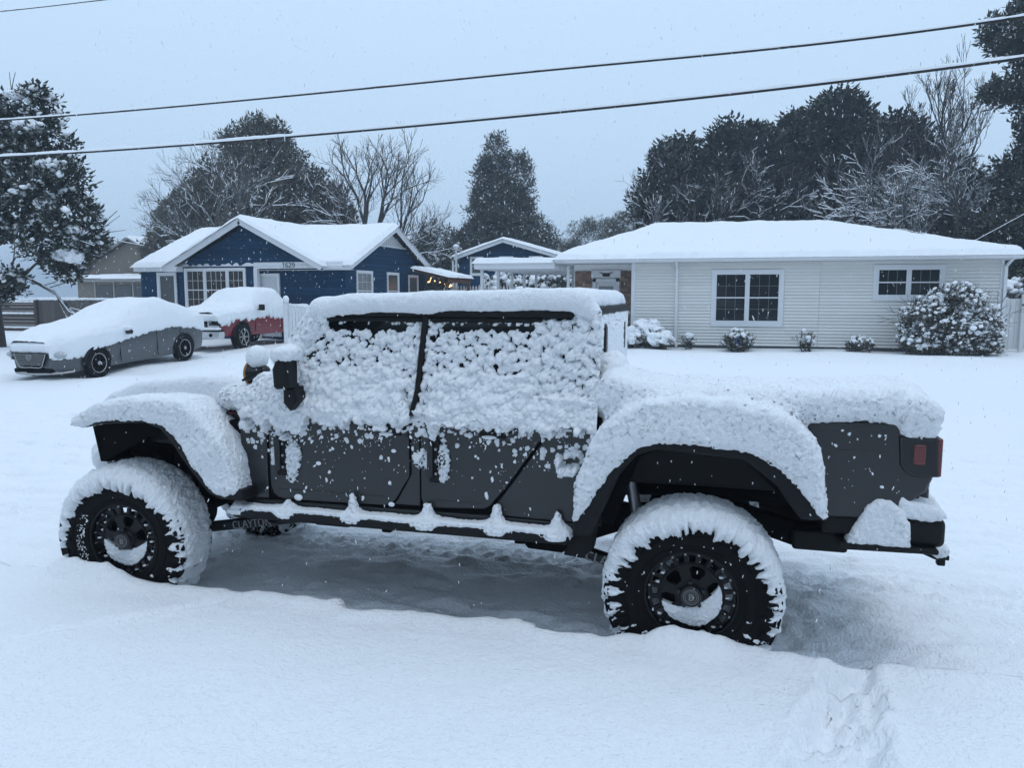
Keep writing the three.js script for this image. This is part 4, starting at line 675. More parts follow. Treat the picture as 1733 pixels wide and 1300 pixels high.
// ---------------------------------------------------------------- blue house, number 1629
{
  const BX0 = -17.05, BX1 = -8.75, BZ = -19.35, BB = -26.7, E = 3.02;
  const H = thing('blue_house', 'dark blue shingled bungalow with white trim, front gable and number 1629', 'house', [-12.9, Gy, -22.9]);
  const o = [12.9, -Gy, 22.9], P = (n, g, m, l) => part(H, n, g.translate(...o), m, l), before = new Set(H.children);
  const rZ = (BZ + BB) / 2, rY = 4.5, gx0 = -15.2, gx1 = -9.6, gxm = -12.4, gy = 4.52, gf = BZ + 0.25;
  // walls: main block with gable ends, and the front gable block with the porch cut out of it
  P('wall', ext([[-(BZ - 0.05), 0.2], [-(BB), 0.2], [-(BB), E], [-rZ, rY - 0.1], [-(BZ - 0.05), E]], 0, BX1 - 0.03 - BX0 - 0.03, 0.001).rotateY(Math.PI / 2).translate(BX0 + 0.03, 0, 0), blueCore);
  P('gable_wall', ext([[gx0 + 0.05, 2.98], [gx1 - 0.05, 2.98], [gxm, gy - 0.17]], BZ - 0.04, gf - 0.03, 0.001), blueCore);
  P('bay_wall', bx(gx0 + 0.05, -12.1, 0.2, 2.98, BZ - 0.04, gf - 0.03), blueCore);
  const holesF = [[-16.33, -15.5, 1.5, 2.78]], holesG = [[-14.94, -12.44, 1.36, 2.9], [-12.0, -8.8, 0.3, 3.09]];
  siding(H, blueSiding, [0, BZ - 0.05], 0, 0.5, E, 0.145, () => [BX0 + 0.02, gx0 + 0.02], holesF, 0.02, 3);
  siding(H, blueSiding, [0, gf - 0.03], 0, 0.5, gy - 0.2, 0.145, (y) => y < 3.0 ? [gx0 + 0.03, -12.12] : [lerp(gx0 + 0.05, gxm, (y - 2.98) / (gy - 0.2 - 2.98)), lerp(gx1 - 0.05, gxm, (y - 2.98) / (gy - 0.2 - 2.98))], holesG, 0.02, 4);
  siding(H, blueSiding, [0, BZ - 0.05], 0, 0.5, E - 0.12, 0.145, () => [-11.26, BX1 - 0.04], [], 0.02, 8);
  const sideHoles = [[20.2, 21.5, 1.4, 2.82], [22.78, 23.9, 1.4, 2.82], [24.9, 25.92, 1.4, 2.76]];
  siding(H, blueSiding, [BX1 - 0.03, 0], Math.PI / 2, 0.5, 3.78, 0.145, (y) => { const t = clamp((y - E) / (rY - 0.1 - E)); return [lerp(-BZ + 0.04, -rZ, t), lerp(-BB, -rZ, t)]; }, sideHoles, 0.02, 9);
  // windows
  windowUnit(H, [-16.23, 1.58, BZ - 0.045], 0, 0.66, 1.1, { cols: 1, rows: 1, split: 0, casing: 0.09, pane: paneLite });
  windowUnit(H, [-14.86, 1.44, gf - 0.025], 0, 2.34, 1.38, { widths: [0.75, 0.92, 0.67], cols: [3, 4, 3], rows: 4, casing: 0.08, pane: PM(0.05, 0.045, 0.042, 0.1), bars: M(0.5, 0.5, 0.49, 0.5), barW: 0.018 });
  for (const [z, w, h] of [[-20.26, 1.16, 1.3], [-22.85, 0.98, 1.3], [-24.96, 0.9, 1.25]]) windowUnit(H, [BX1 - 0.025, 1.45, z], Math.PI / 2, w, h, { cols: w > 1.1 ? 3 : 1, rows: w > 1.1 ? 4 : 1, casing: 0.07, pane: w > 1.1 ? PM(0.22, 0.23, 0.23, 0.15) : paneLite, bars: M(0.5, 0.5, 0.5, 0.5), barW: 0.018 });
  // porch: beam with the number, posts, door set back
  const beam = P('porch_beam', bx(-12.1, -8.72, 2.86, 3.075, gf - 0.12, gf + 0.03), whiteTrim);
  const num = textG('1629', 0.165, 0.014, font); part(beam, 'house_number', num.translate(-10.99, 2.888, gf + 0.032).translate(...o), M(0.01, 0.01, 0.012, 0.5));
  P('porch_post', bx(-12.12, -11.98, 0.4, 2.86, gf - 0.14, gf + 0.02), whiteTrim);
  P('porch_wall', bx(-12.13, -12.11, 0.4, 2.9, BZ - 0.05, gf - 0.15), blueCore);
  const dr = P('front_door', bx(-12.02, -11.35, 0.5, 2.6, BZ - 0.03, BZ + 0.02), doorWhite);
  for (const [x0, x1] of [[-11.95, -11.72], [-11.65, -11.42]]) for (const [y0, y1] of [[0.7, 1.2], [1.3, 1.85], [1.95, 2.45]]) part(dr, 'door_panel', bx(x0, x1, y0, y1, BZ + 0.018, BZ + 0.032, 0.008).translate(...o), doorWhite);
  part(dr, 'handle', new THREE.SphereGeometry(0.03, 10, 8).translate(-11.4, 1.45, BZ + 0.05).translate(...o), steel);
  P('door_casing', merge([bx(-12.1, -12.02, 0.5, 2.7, BZ - 0.03, BZ + 0.045), bx(-11.35, -11.27, 0.5, 2.7, BZ - 0.03, BZ + 0.045), bx(-12.02, -11.35, 2.6, 2.7, BZ - 0.03, BZ + 0.045)]), whiteTrim);
  // white boarded tip of the side gable
  const tip = P('gable_vent', ext([[21.3, 3.82], [24.5, 3.82], [22.9, 4.42]], 0, 0.025, 0.004).rotateY(Math.PI / 2).translate(BX1 - 0.03, 0, 0), whitePaint);
  for (let z = 21.45; z < 24.4; z += 0.17) { const top = 3.84 + 0.56 * (1 - Math.abs(z - 22.9) / 1.6); if (top > 3.9) part(tip, 'batten', bx(BX1 - 0.004, BX1 + 0.008, 3.84, top, -z - 0.012, -z + 0.012).translate(...o), whitePaint); }
  P('vent_sill', bx(BX1 - 0.03, BX1 + 0.03, 3.77, 3.815, -24.6, -21.2), whiteTrim);
  // roofs
  const ox = 0.3, oz = 0.2, sl = (rY - E) / (rZ - BZ) * -1, eF = E - 0.42 * (rY - E) / (BZ - rZ);
  const mainY = (x, z) => rY - Math.abs(z - rZ) * (rY - E) / (BZ - rZ) + 0.06, crossY = (x, z) => z > rZ ? gy - Math.abs(x - gxm) * (gy - 3.06) / (gxm - gx0) + 0.06 : -9;
  const X0 = BX0 - 0.08, X1 = BX1 + ox, ZF = BZ + oz, ZB = BB - oz, gF = gf + 0.35, gl = gx0 - 0.28, gr = gx1 + 0.28;
  const quadR = (a, b, c, d) => [[a, b, c], [a, c, d]];
  P('roof', triRoof([...quadR([X0, mainY(0, ZF), ZF], [X1, mainY(0, ZF), ZF], [X1, rY + 0.06, rZ], [X0, rY + 0.06, rZ]), ...quadR([X1, mainY(0, ZB), ZB], [X0, mainY(0, ZB), ZB], [X0, rY + 0.06, rZ], [X1, rY + 0.06, rZ])]), roofDark);
  P('gable_roof', triRoof([...quadR([gl, crossY(gl, 0), gF], [gxm, crossY(gxm, 0), gF], [gxm, crossY(gxm, 0), rZ], [gl, crossY(gl, 0), BZ - 1.2]), ...quadR([gxm, crossY(gxm, 0), gF], [gr, crossY(gr, 0), gF], [gr, crossY(gr, 0), BZ - 1.2], [gxm, crossY(gxm, 0), rZ])]), roofDark);
  const inMain = rectIn(X0 - 0.03, X1 + 0.03, ZB, ZF + 0.04), inG = (x, z) => Math.min(x - gl + 0.04, gr - x + 0.04, gF + 0.04 - z, z - rZ + 1);
  P('roof_snow', roofSnow(inMain, mainY, [X0 - 0.1, X1 + 0.1, ZB - 0.1, ZF + 0.1], 0.14, 0.07, 0.13), snow);
  P('gable_snow', roofSnow(inG, (x) => gy - Math.abs(x - gxm) * (gy - 3.06) / (gxm - gx0) + 0.06, [gl - 0.1, gr + 0.1, rZ - 0.6, gF + 0.1], 0.13, 0.06, 0.13), snow);
  // rake and eave boards
  const board = (a, b, w, t, d) => { const A = new THREE.Vector3(...a), B = new THREE.Vector3(...b), L = A.distanceTo(B), g = new THREE.BoxGeometry(L, w, t), q = new THREE.Quaternion().setFromUnitVectors(new THREE.Vector3(1, 0, 0), B.clone().sub(A).normalize()); return g.applyQuaternion(q).translate((A.x + B.x) / 2, (A.y + B.y) / 2 - w * 0.55, (A.z + B.z) / 2); };
  P('rake_board', board([gl, crossY(gl, 0), gF], [gxm + 0.01, crossY(gxm, 0), gF], 0.2, 0.035), whiteTrim); P('rake_board', board([gxm - 0.01, crossY(gxm, 0), gF], [gr, crossY(gr, 0), gF], 0.2, 0.035), whiteTrim);
  P('rake_soffit', board([gl, crossY(gl, 0) - 0.06, gF - 0.18], [gxm, crossY(gxm, 0) - 0.06, gF - 0.18], 0.02, 0.33), soffitM); P('rake_soffit', board([gxm, crossY(gxm, 0) - 0.06, gF - 0.18], [gr, crossY(gr, 0) - 0.06, gF - 0.18], 0.02, 0.33), soffitM);
  P('rake_board', board([X1, mainY(0, ZF), ZF], [X1, rY + 0.06, rZ - 0.01], 0.18, 0.03).translate(0, 0, 0), whiteTrim); P('rake_board', board([X1, rY + 0.06, rZ + 0.01], [X1, mainY(0, ZB), ZB], 0.18, 0.03), whiteTrim);
  P('eave_board', bx(X0, gl, mainY(0, ZF) - 0.2, mainY(0, ZF) - 0.02, ZF - 0.03, ZF), whiteTrim); P('eave_board', bx(gr - 0.15, X1, mainY(0, ZF) - 0.2, mainY(0, ZF) - 0.02, ZF - 0.03, ZF), whiteTrim);
  P('soffit', bx(X0 + 0.02, X1 - 0.02, mainY(0, ZF) - 0.2, mainY(0, ZF) - 0.18, BZ - 0.1, ZF - 0.03), soffitM);
  P('cornice_return', bx(gl, gl + 0.5, crossY(gl, 0) - 0.2, crossY(gl, 0) - 0.02, gF - 0.35, gF + 0.015), whiteTrim);
  for (const c of H.children) if (!before.has(c) && (c.name === 'siding_board' || c.name === 'window')) c.position.add(new THREE.Vector3(...o));
}
{ // lean-to patio behind the blue house, hung with lit bulbs
  const p = thing('patio_cover', 'lean-to patio roof with brown rafters beside the blue house', 'patio cover', [-7.6, Gy, -25.4]);
  const P = (n, g, m) => part(p, n, g.translate(7.6, -Gy, 25.4), m), wood = M(0.16, 0.075, 0.04, 0.8);
  const rl = (x) => lerp(3.0, 2.66, (x + 8.4) / 1.5), roof = triRoof([[[-8.4, 3.0, -24.4], [-6.85, 2.65, -24.4], [-6.85, 2.65, -27.5]], [[-8.4, 3.0, -24.4], [-6.85, 2.65, -27.5], [-8.4, 3.0, -27.5]]]);
  P('roof', roof, wood); P('roof_snow', roofSnow(rectIn(-8.42, -6.8, -27.5, -24.35), (x) => rl(x) + 0.02, [-8.42, -6.78, -27.55, -24.3], 0.12, 0.06, 0.12), snow);
  for (const z of [-24.5, -25.2, -25.9, -26.6, -27.3]) P('rafter', rod([-8.4, 2.93, z], [-6.88, 2.59, z], 0.045, 6), wood);
  for (const z of [-24.5, -27.3]) P('post', bx(-7.02, -6.92, 0.2, 2.6, z - 0.05, z + 0.05), wood);
  P('beam', bx(-7.02, -6.9, 2.44, 2.58, -27.4, -24.45), wood);
  P('bench_screen', bx(-8.3, -6.95, 0.3, 2.1, -27.42, -27.36), M(0.12, 0.06, 0.035, 0.8));
  const s = thing('string_lights', 'string of small warm bulbs under the patio roof', 'string lights', [-7.7, 2.5, -24.6]);
  const pts = []; for (let i = 0; i <= 14; i++) { const t = i / 14; pts.push([lerp(-0.65, 0.75, t), 0.22 - 0.32 * t - 0.12 * Math.abs(Math.sin(t * 7)), -0.2 - 1.6 * Math.abs(((t * 3) % 2) - 1)]); }
  part(s, 'cable', tubeG(pts, 0.006, 80, 5), blackPlastic);
  const bulb = M(0.9, 0.7, 0.4, 0.4, { emissive: lin(1, 0.62, 0.26), emissiveIntensity: 2.2 });
  for (let i = 0; i < 15; i++) { const [x, y, z] = pts[i]; part(s, 'bulb', new THREE.SphereGeometry(0.03, 10, 8).translate(x, y - 0.045, z), bulb); }
  const pl = new THREE.PointLight(0xffb060, 0.12); pl.name = 'string_lights_glow'; pl.position.set(0.05, -0.25, -1.0); pl.castShadow = true; s.add(pl);
}
{ // blue outbuilding behind the carport
  const H = thing('blue_outbuilding', 'dark blue gabled outbuilding with white rake boards behind the carport', 'house', [-7.0, Gy, -37]);
  const o = [7.0, -Gy, 37], P = (n, g, m) => part(H, n, g.translate(...o), m), before = new Set(H.children), z0 = -34, e = 3.95, pk = 4.72, xm = -7.2, xl = -9.65, xr = -4.4;
  P('wall', ext([[xl, 0.2], [xr, 0.2], [xr, e - 0.05], [xm, pk - 0.02], [xl, e - 0.05]], -41, z0 - 0.03, 0.001), blueCore);
  siding(H, blueSiding, [0, z0 - 0.03], 0, 0.5, pk - 0.06, 0.16, (y) => { const t = clamp((y - e + 0.05) / (pk - e)); return [lerp(xl, xm, t), lerp(xr, xm, t)]; }, [[-9.08, -8.36, 2.96, 3.92], [-7.48, -6.72, 2.96, 3.92], [-5.9, -5.2, 2.96, 3.92]], 0.02, 21);
  for (const x of [-9.0, -7.4, -5.84]) windowUnit(H, [x, 3.04, z0 - 0.025], 0, 0.56, 0.8, { cols: 1, rows: 1, casing: 0.08, pane: paneLite });
  const q = (a, b, c, d) => [[a, b, c], [a, c, d]], L = xl - 0.3, R = xr + 0.3, el = e - 0.08;
  P('roof', triRoof([...q([L, el, z0 + 0.4], [xm, pk + 0.05, z0 + 0.4], [xm, pk + 0.05, -41.3], [L, el, -41.3]), ...q([xm, pk + 0.05, z0 + 0.4], [R, el, z0 + 0.4], [R, el, -41.3], [xm, pk + 0.05, -41.3])]), roofDark);
  const ry = (x) => x < xm ? lerp(el, pk + 0.05, (x - L) / (xm - L)) : lerp(pk + 0.05, el, (x - xm) / (R - xm));
  P('roof_snow', roofSnow(rectIn(L - 0.02, R + 0.02, -41.3, z0 + 0.42), (x) => ry(x) + 0.02, [L - 0.08, R + 0.08, -41.4, z0 + 0.48], 0.13, 0.1, 0.14), snow);
  for (const [a, b] of [[L, xm], [xm, R]]) { const A = new THREE.Vector3(a, ry(a), z0 + 0.4), B = new THREE.Vector3(b, ry(b), z0 + 0.4), g = new THREE.BoxGeometry(A.distanceTo(B), 0.16, 0.04); g.rotateZ(Math.atan2(B.y - A.y, B.x - A.x)); P('rake_board', g.translate((A.x + B.x) / 2, (A.y + B.y) / 2 - 0.09, z0 + 0.4), whiteTrim); }
  P('downspout', bx(L + 0.02, L + 0.12, 0.3, el, z0 + 0.32, z0 + 0.42), whitePaint);
  for (const c of H.children) if (!before.has(c) && (c.name === 'siding_board' || c.name === 'window')) c.position.add(new THREE.Vector3(...o));
}
{ // tan neighbour at the far left
  const H = thing('tan_house', 'tan neighbouring house with low snowy roof behind the wooden fence', 'house', [-31, Gy, -36]);
  const o = [31, -Gy, 36], P = (n, g, m) => part(H, n, g.translate(...o), m), tan = M(0.2, 0.175, 0.14, 0.8), tanT = M(0.32, 0.31, 0.29, 0.7);
  P('wall', ext([[-36, 0.2], [-28.2, 0.2], [-28.2, 3.6], [-32, 5.4], [-36, 3.6]], -42, -36.5, 0.01), tan);
  for (let y = 0.5; y < 3.5; y += 0.2) P('siding_board', bx(-35.98, -28.22, y, y + 0.19, -36.5, -36.48), tan);
  const q = (a, b, c, d) => [[a, b, c], [a, c, d]];
  P('roof', triRoof([...q([-36.5, 3.35, -36], [-32, 5.5, -36], [-32, 5.5, -42], [-36.5, 3.35, -42]), ...q([-32, 5.5, -36], [-27.6, 3.2, -36], [-27.6, 3.2, -42], [-32, 5.5, -42])]), M(0.09, 0.08, 0.075, 0.9));
  P('roof_snow', roofSnow(rectIn(-36.5, -27.55, -42, -36.0), (x) => 5.52 - Math.abs(x + 32) * 0.515, [-36.6, -27.5, -42, -35.9], 0.12, 0.12, 0.2), snow);
  P('rake_board', rod([-32, 5.45, -36], [-27.6, 3.15, -36], 0.07, 6), tanT); P('rake_board', rod([-32, 5.45, -36], [-36.5, 3.3, -36], 0.07, 6), tanT);
  // porch in front
  P('porch_wall', bx(-32.4, -25.8, 0.2, 2.7, -34, -32.3), tan);
  for (const x of [-31.2, -29.9, -28.6, -27.3]) P('screen_post', bx(x, x + 0.09, 0.3, 2.7, -32.3, -32.24), tanT);
  P('porch_window', bx(-31.05, -29.98, 1.2, 2.5, -32.3, -32.27), paneLite); P('porch_window', bx(-29.75, -28.68, 1.2, 2.5, -32.3, -32.27), paneLite); P('porch_window', bx(-28.45, -27.38, 1.2, 2.5, -32.3, -32.27), paneLite);
  P('porch_roof', bx(-32.8, -25.4, 2.68, 2.86, -36, -31.9), tanT);
  P('porch_snow', roofSnow(rectIn(-32.8, -25.35, -36, -31.85), (x, z) => 2.86 + 0.06 * (-31.9 - z), [-32.9, -25.3, -36, -31.8], 0.16, 0.1, 0.16), snow);
}

// ---------------------------------------------------------------- parked cars, lofted along their length (local +z is the nose, +x the driver's side seen here)
function carLoft(rows) {   // rows: [distance from nose, half width, sill y, shoulder y, top y, roof half width]
  const cols = [1, 2, 3, 4, 5].map((k) => table(rows.map((r) => [r[0], r[k]])));
  const smooth = (f) => (d) => (f(d - 0.09) + 2 * f(d) + f(d + 0.09)) / 4;
  const [hw, sill, sh, top, rw] = cols.map(smooth), L = rows.at(-1)[0];
  const raw = (d, v) => {   // v 0 near sill .. 1 centre line
    const W = hw(d), s = sill(d), b = sh(d), t = top(d), R = rw(d);
    if (v < 0.45) { const k = v / 0.45; return [W * (0.93 + 0.07 * Math.sin(Math.min(1, k * 1.5) * Math.PI / 2)) - 0.025 * ss(0.75, 1, k), lerp(s, b, k)]; }
    const k = (v - 0.45) / 0.55, a = ss(0, 0.55, k);
    return [k < 0.5 ? lerp(W - 0.025, R, k / 0.5) : lerp(R, 0, (k - 0.5) / 0.5), b + (t - b) * Math.sin(Math.min(1, k / 0.72) * Math.PI / 2) ** 0.85 - 0.0 * a];
  };
  const point = (u, v, off = 0, up = 0) => {
    const d = u * L, m = v > 0.5 ? 1 - v : v, sg = v > 0.5 ? -1 : 1, [x, y] = raw(d, m * 2); let nx = 0, ny = 0;
    if (off || up) { const [xa, ya] = raw(d, Math.max(0, m * 2 - 0.02)), [xb, yb] = raw(d, Math.min(1, m * 2 + 0.02)); const tx = xb - xa, ty = yb - ya, l = Math.hypot(tx, ty) || 1; nx = ty / l; ny = -tx / l; }
    return [sg * (x + nx * off), y + ny * off + up, -d];
  };
  return { point, L, sh, top, hw };
}
function carWheel(r, w, spokes, silver) {
  const g = new THREE.Group(); g.name = 'wheel';
  part(g, 'tyre', new THREE.LatheGeometry([[r * 0.66, w / 2], [r * 0.9, w / 2], [r * 0.99, w * 0.38], [r, 0], [r * 0.99, -w * 0.38], [r * 0.9, -w / 2], [r * 0.66, -w / 2]].map((p) => new THREE.Vector2(...p)), 40).rotateZ(-Math.PI / 2), rubber);
  const list = [new THREE.TorusGeometry(r * 0.64, r * 0.035, 8, 40).rotateY(Math.PI / 2).translate(w * 0.45, 0, 0), cyl(r * 0.13, 0.03, 16).rotateZ(Math.PI / 2).translate(w * 0.42, 0, 0)];
  for (let i = 0; i < spokes; i++) list.push(bx(w * 0.34, w * 0.42, -r * 0.05, r * 0.05, r * 0.08, r * 0.63, 0.004).rotateX(i / spokes * 2 * Math.PI));
  part(g, 'rim', merge(list), silver); part(g, 'brake', cyl(r * 0.6, 0.02, 28).rotateZ(Math.PI / 2).translate(w * 0.1, 0, 0), underBlack);
  return g;
}
const silver = M(0.42, 0.42, 0.42, 0.35, { metalness: 0.8 });
{ // grey sedan
  const S = thing('sedan', 'grey four-door sedan half buried in snow in front of the wooden fence', 'car', [-10.28, groundY(-9.6, -9) - 0.03, -8.14]);
  S.scale.x = 0.93; S.position.x += 0.06; S.rotation.x = Math.atan2(groundY(-9.6, -11.8) - groundY(-9.6, -9), 2.8);
  const grey = PM(0.07, 0.077, 0.084, 0.4, { metalness: 0.3, clearcoat: 0.5, clearcoatRoughness: 0.2 });
  const car = carLoft([[0.06, 0.5, 0.27, 0.6, 0.72, 0.4], [0.18, 0.68, 0.2, 0.7, 0.83, 0.52], [0.42, 0.83, 0.2, 0.77, 0.91, 0.62], [0.95, 0.905, 0.2, 0.84, 0.99, 0.66], [1.55, 0.91, 0.2, 0.88, 1.06, 0.66], [2.2, 0.91, 0.2, 0.9, 1.33, 0.58], [2.7, 0.91, 0.2, 0.92, 1.45, 0.58], [3.4, 0.91, 0.2, 0.94, 1.43, 0.58], [4.15, 0.9, 0.22, 0.95, 1.16, 0.6], [4.5, 0.84, 0.25, 0.94, 1.02, 0.56], [4.64, 0.7, 0.3, 0.85, 0.95, 0.45]]);
  part(S, 'body', metreUV(gridGeo(90, 64, (i, j) => car.point(i / 90, j / 64))), grey);
  part(S, 'nose_cap', metreUV(gridGeo(2, 64, (i, j) => { const [x, y, z] = car.point(0, j / 64), k = i / 2; return [x * k, lerp(0.42, y, k), 0.03 * (1 - k)]; })), grey);
  part(S, 'tail_cap', metreUV(gridGeo(2, 64, (i, j) => { const [x, y, z] = car.point(1, j / 64), k = 1 - i / 2; return [x * k, lerp(0.6, y, k), z - 0.03 * (1 - k)]; })), grey);
  for (const [z, ex] of [[-0.86, 0], [-3.68, 0]]) for (const s of [1, -1]) {
    part(S, 'wheel_arch', new THREE.TorusGeometry(0.355, 0.03, 8, 32, Math.PI).rotateY(Math.PI / 2).translate(s * 0.895, 0.33, z), blackPlastic);
    part(S, 'wheel_well', cyl(0.35, 0.03, 32).rotateZ(Math.PI / 2).translate(s * 0.899, 0.34, z), underBlack);
    const w = carWheel(0.325, 0.2, 10, silver); S.add(w); w.position.set(s * 0.83, 0.32, z); if (s < 0) w.rotation.y = Math.PI;
  }
  // face: dark grille with bright slats and an oval badge, lamps in the lower corners
  const gr = part(S, 'grille', ext([[-0.42, 0.6], [-0.36, 0.46], [-0.3, 0.36], [0.3, 0.36], [0.36, 0.46], [0.42, 0.6]], -0.1, 0.075, 0.02), underBlack);
  for (const y of [0.39, 0.43, 0.47, 0.51, 0.55, 0.59]) part(gr, 'slat', bx(-0.31 - (y - 0.39) * 0.5, 0.31 + (y - 0.39) * 0.5, y - 0.006, y + 0.006, 0.07, 0.084, 0.003), silver);
  part(gr, 'grille_rim', tubeG([[-0.43, 0.61, 0.06], [-0.37, 0.46, 0.075], [-0.3, 0.345, 0.075], [0, 0.335, 0.085], [0.3, 0.345, 0.075], [0.37, 0.46, 0.075], [0.43, 0.61, 0.06]], 0.012, 40, 6), silver);
  part(gr, 'badge', merge([new THREE.TorusGeometry(0.05, 0.007, 6, 28).scale(1.45, 1, 1).translate(0, 0.545, 0.092), rod([-0.03, 0.51, 0.092], [-0.018, 0.58, 0.092], 0.007, 6), rod([0.018, 0.51, 0.092], [0.03, 0.58, 0.092], 0.007, 6), rod([-0.024, 0.54, 0.092], [0.024, 0.55, 0.092], 0.006, 6)]), silver);
  part(S, 'bumper_lip', tubeG([[-0.78, 0.21, -0.32], [-0.6, 0.2, -0.08], [-0.3, 0.195, 0.06], [0.3, 0.195, 0.06], [0.6, 0.2, -0.08], [0.78, 0.21, -0.32]], 0.024, 40, 8), silver);
  part(S, 'lower_grille', bx(-0.5, 0.5, 0.22, 0.3, -0.1, 0.05, 0.02), underBlack);
  for (const s of [1, -1]) {
    const f = (g) => s > 0 ? g : g.scale(-1, 1, 1);
    part(S, 'fog_lamp', ext([[0.5, 0.28], [0.76, 0.28], [0.78, 0.34], [0.68, 0.44], [0.62, 0.34]].map(([x, y]) => [s * x, y]), -0.16, -0.03, 0.015).rotateY(s * 0.5).translate(s * -0.02, 0, 0.16), underBlack);
    const m = part(S, 'mirror', new THREE.CapsuleGeometry(0.06, 0.1, 6, 12).rotateZ(Math.PI / 2).scale(1, 1.0, 0.7).translate(s * 1.02, 0.92, -1.72), blackGloss);
    part(m, 'mirror_stalk', rod([s * 0.88, 0.86, -1.74], [s * 0.98, 0.9, -1.72], 0.025, 8), blackGloss);
    part(S, 'headlight', new THREE.SphereGeometry(0.16, 18, 10).scale(1.1, 0.45, 0.6).translate(s * 0.64, 0.58, -0.1), PM(0.4, 0.42, 0.44, 0.1));
    for (const [z, y] of [[-2.62, 0.83], [-3.5, 0.85]]) part(S, 'door_handle', bx(s > 0 ? 0.9 : -0.935, s > 0 ? 0.935 : -0.9, y - 0.014, y + 0.014, z - 0.1, z + 0.1, 0.01), grey);
    for (const z of [-1.52, -2.72, -3.55]) part(S, 'door_seam', bx(s > 0 ? 0.896 : -0.914, s > 0 ? 0.914 : -0.896, 0.27, 0.86, z - 0.004, z + 0.004), underBlack);
    part(S, 'side_window', ext([[1.75, 0.97], [3.95, 0.99], [3.55, 1.12], [2.4, 1.14]].map(([a, y]) => [a, y]), 0, 0.01, 0.002).rotateY(Math.PI / 2).translate(s * 0.83, 0, 0), darkGlass);
  }
  // snow blanket: deep on top, ragged along the flanks
  const nu = 200, nv = 240, th = new Float32Array((nu + 1) * (nv + 1));
  const g = gridGeo(nu, nv, (i, j) => {
    const u = i / nu, v = j / nv, d = u * car.L, [x, y, z] = car.point(u, v);
    const edge = table([[0, 0.5], [0.15, 0.47], [0.6, 0.5], [0.85, 0.62], [1.3, 0.68], [1.6, 0.72], [2.4, 0.81], [3.3, 0.87], [4.0, 0.8], [4.4, 0.7], [4.85, 0.62]])(d) + 0.02 * n2(d * 5, v > 0.5 ? 7 : 1) + 0.022 * n2(d * 16, 3);
    const t = y - edge; th[j * (nu + 1) + i] = t; const k = clamp(t / 0.25), up = ss(0.03, 0.3, t);
    const off = t > 0 ? 0.008 + 0.06 * Math.sqrt(k) + 0.006 * fbm2(d * 3, v * 14) : -0.02;
    const [a, b, c] = car.point(u, v, off, up * 0.1 + (t > 0 ? 0.015 * n2(d * 1.4, x * 2) : 0));
    return [a, b, c + (u < 0.06 ? 0.06 * (1 - u / 0.06) * (t > 0 ? 1 : 0) : 0) - (u > 0.95 ? 0.05 * (u - 0.95) / 0.05 : 0)];
  }, (i, j) => th[j * (nu + 1) + i] > 0 || th[j * (nu + 1) + i + 1] > 0 || th[(j + 1) * (nu + 1) + i] > 0);
  part(S, 'snow', metreUV(g), snow);
  part(S, 'nose_snow', nets(crumble(rbox([0, 0.74, -0.03], [0.55, 0.1, 0.1], 0.07), 0.02, 0.008), [-0.72, 0.56, -0.2], [0.72, 0.96, 0.16], 0.02), snow);
  part(S, 'mirror_snow', nets(crumble(join(0.03, ball([1.0, 1.0, -1.72], [0.12, 0.06, 0.07]), ball([-1.0, 1.0, -1.72], [0.12, 0.06, 0.07]), ball([0.86, 0.98, -1.72], [0.1, 0.1, 0.1])), 0.01), [-1.2, 0.84, -1.9], [1.2, 1.16, -1.55], 0.02), snow);
  part(S, 'tail_snow', nets(crumble(rbox([0, 0.92, -4.64], [0.6, 0.14, 0.07], 0.06), 0.02, 0.01), [-0.8, 0.7, -4.8], [0.8, 1.14, -4.5], 0.022), snow);
}
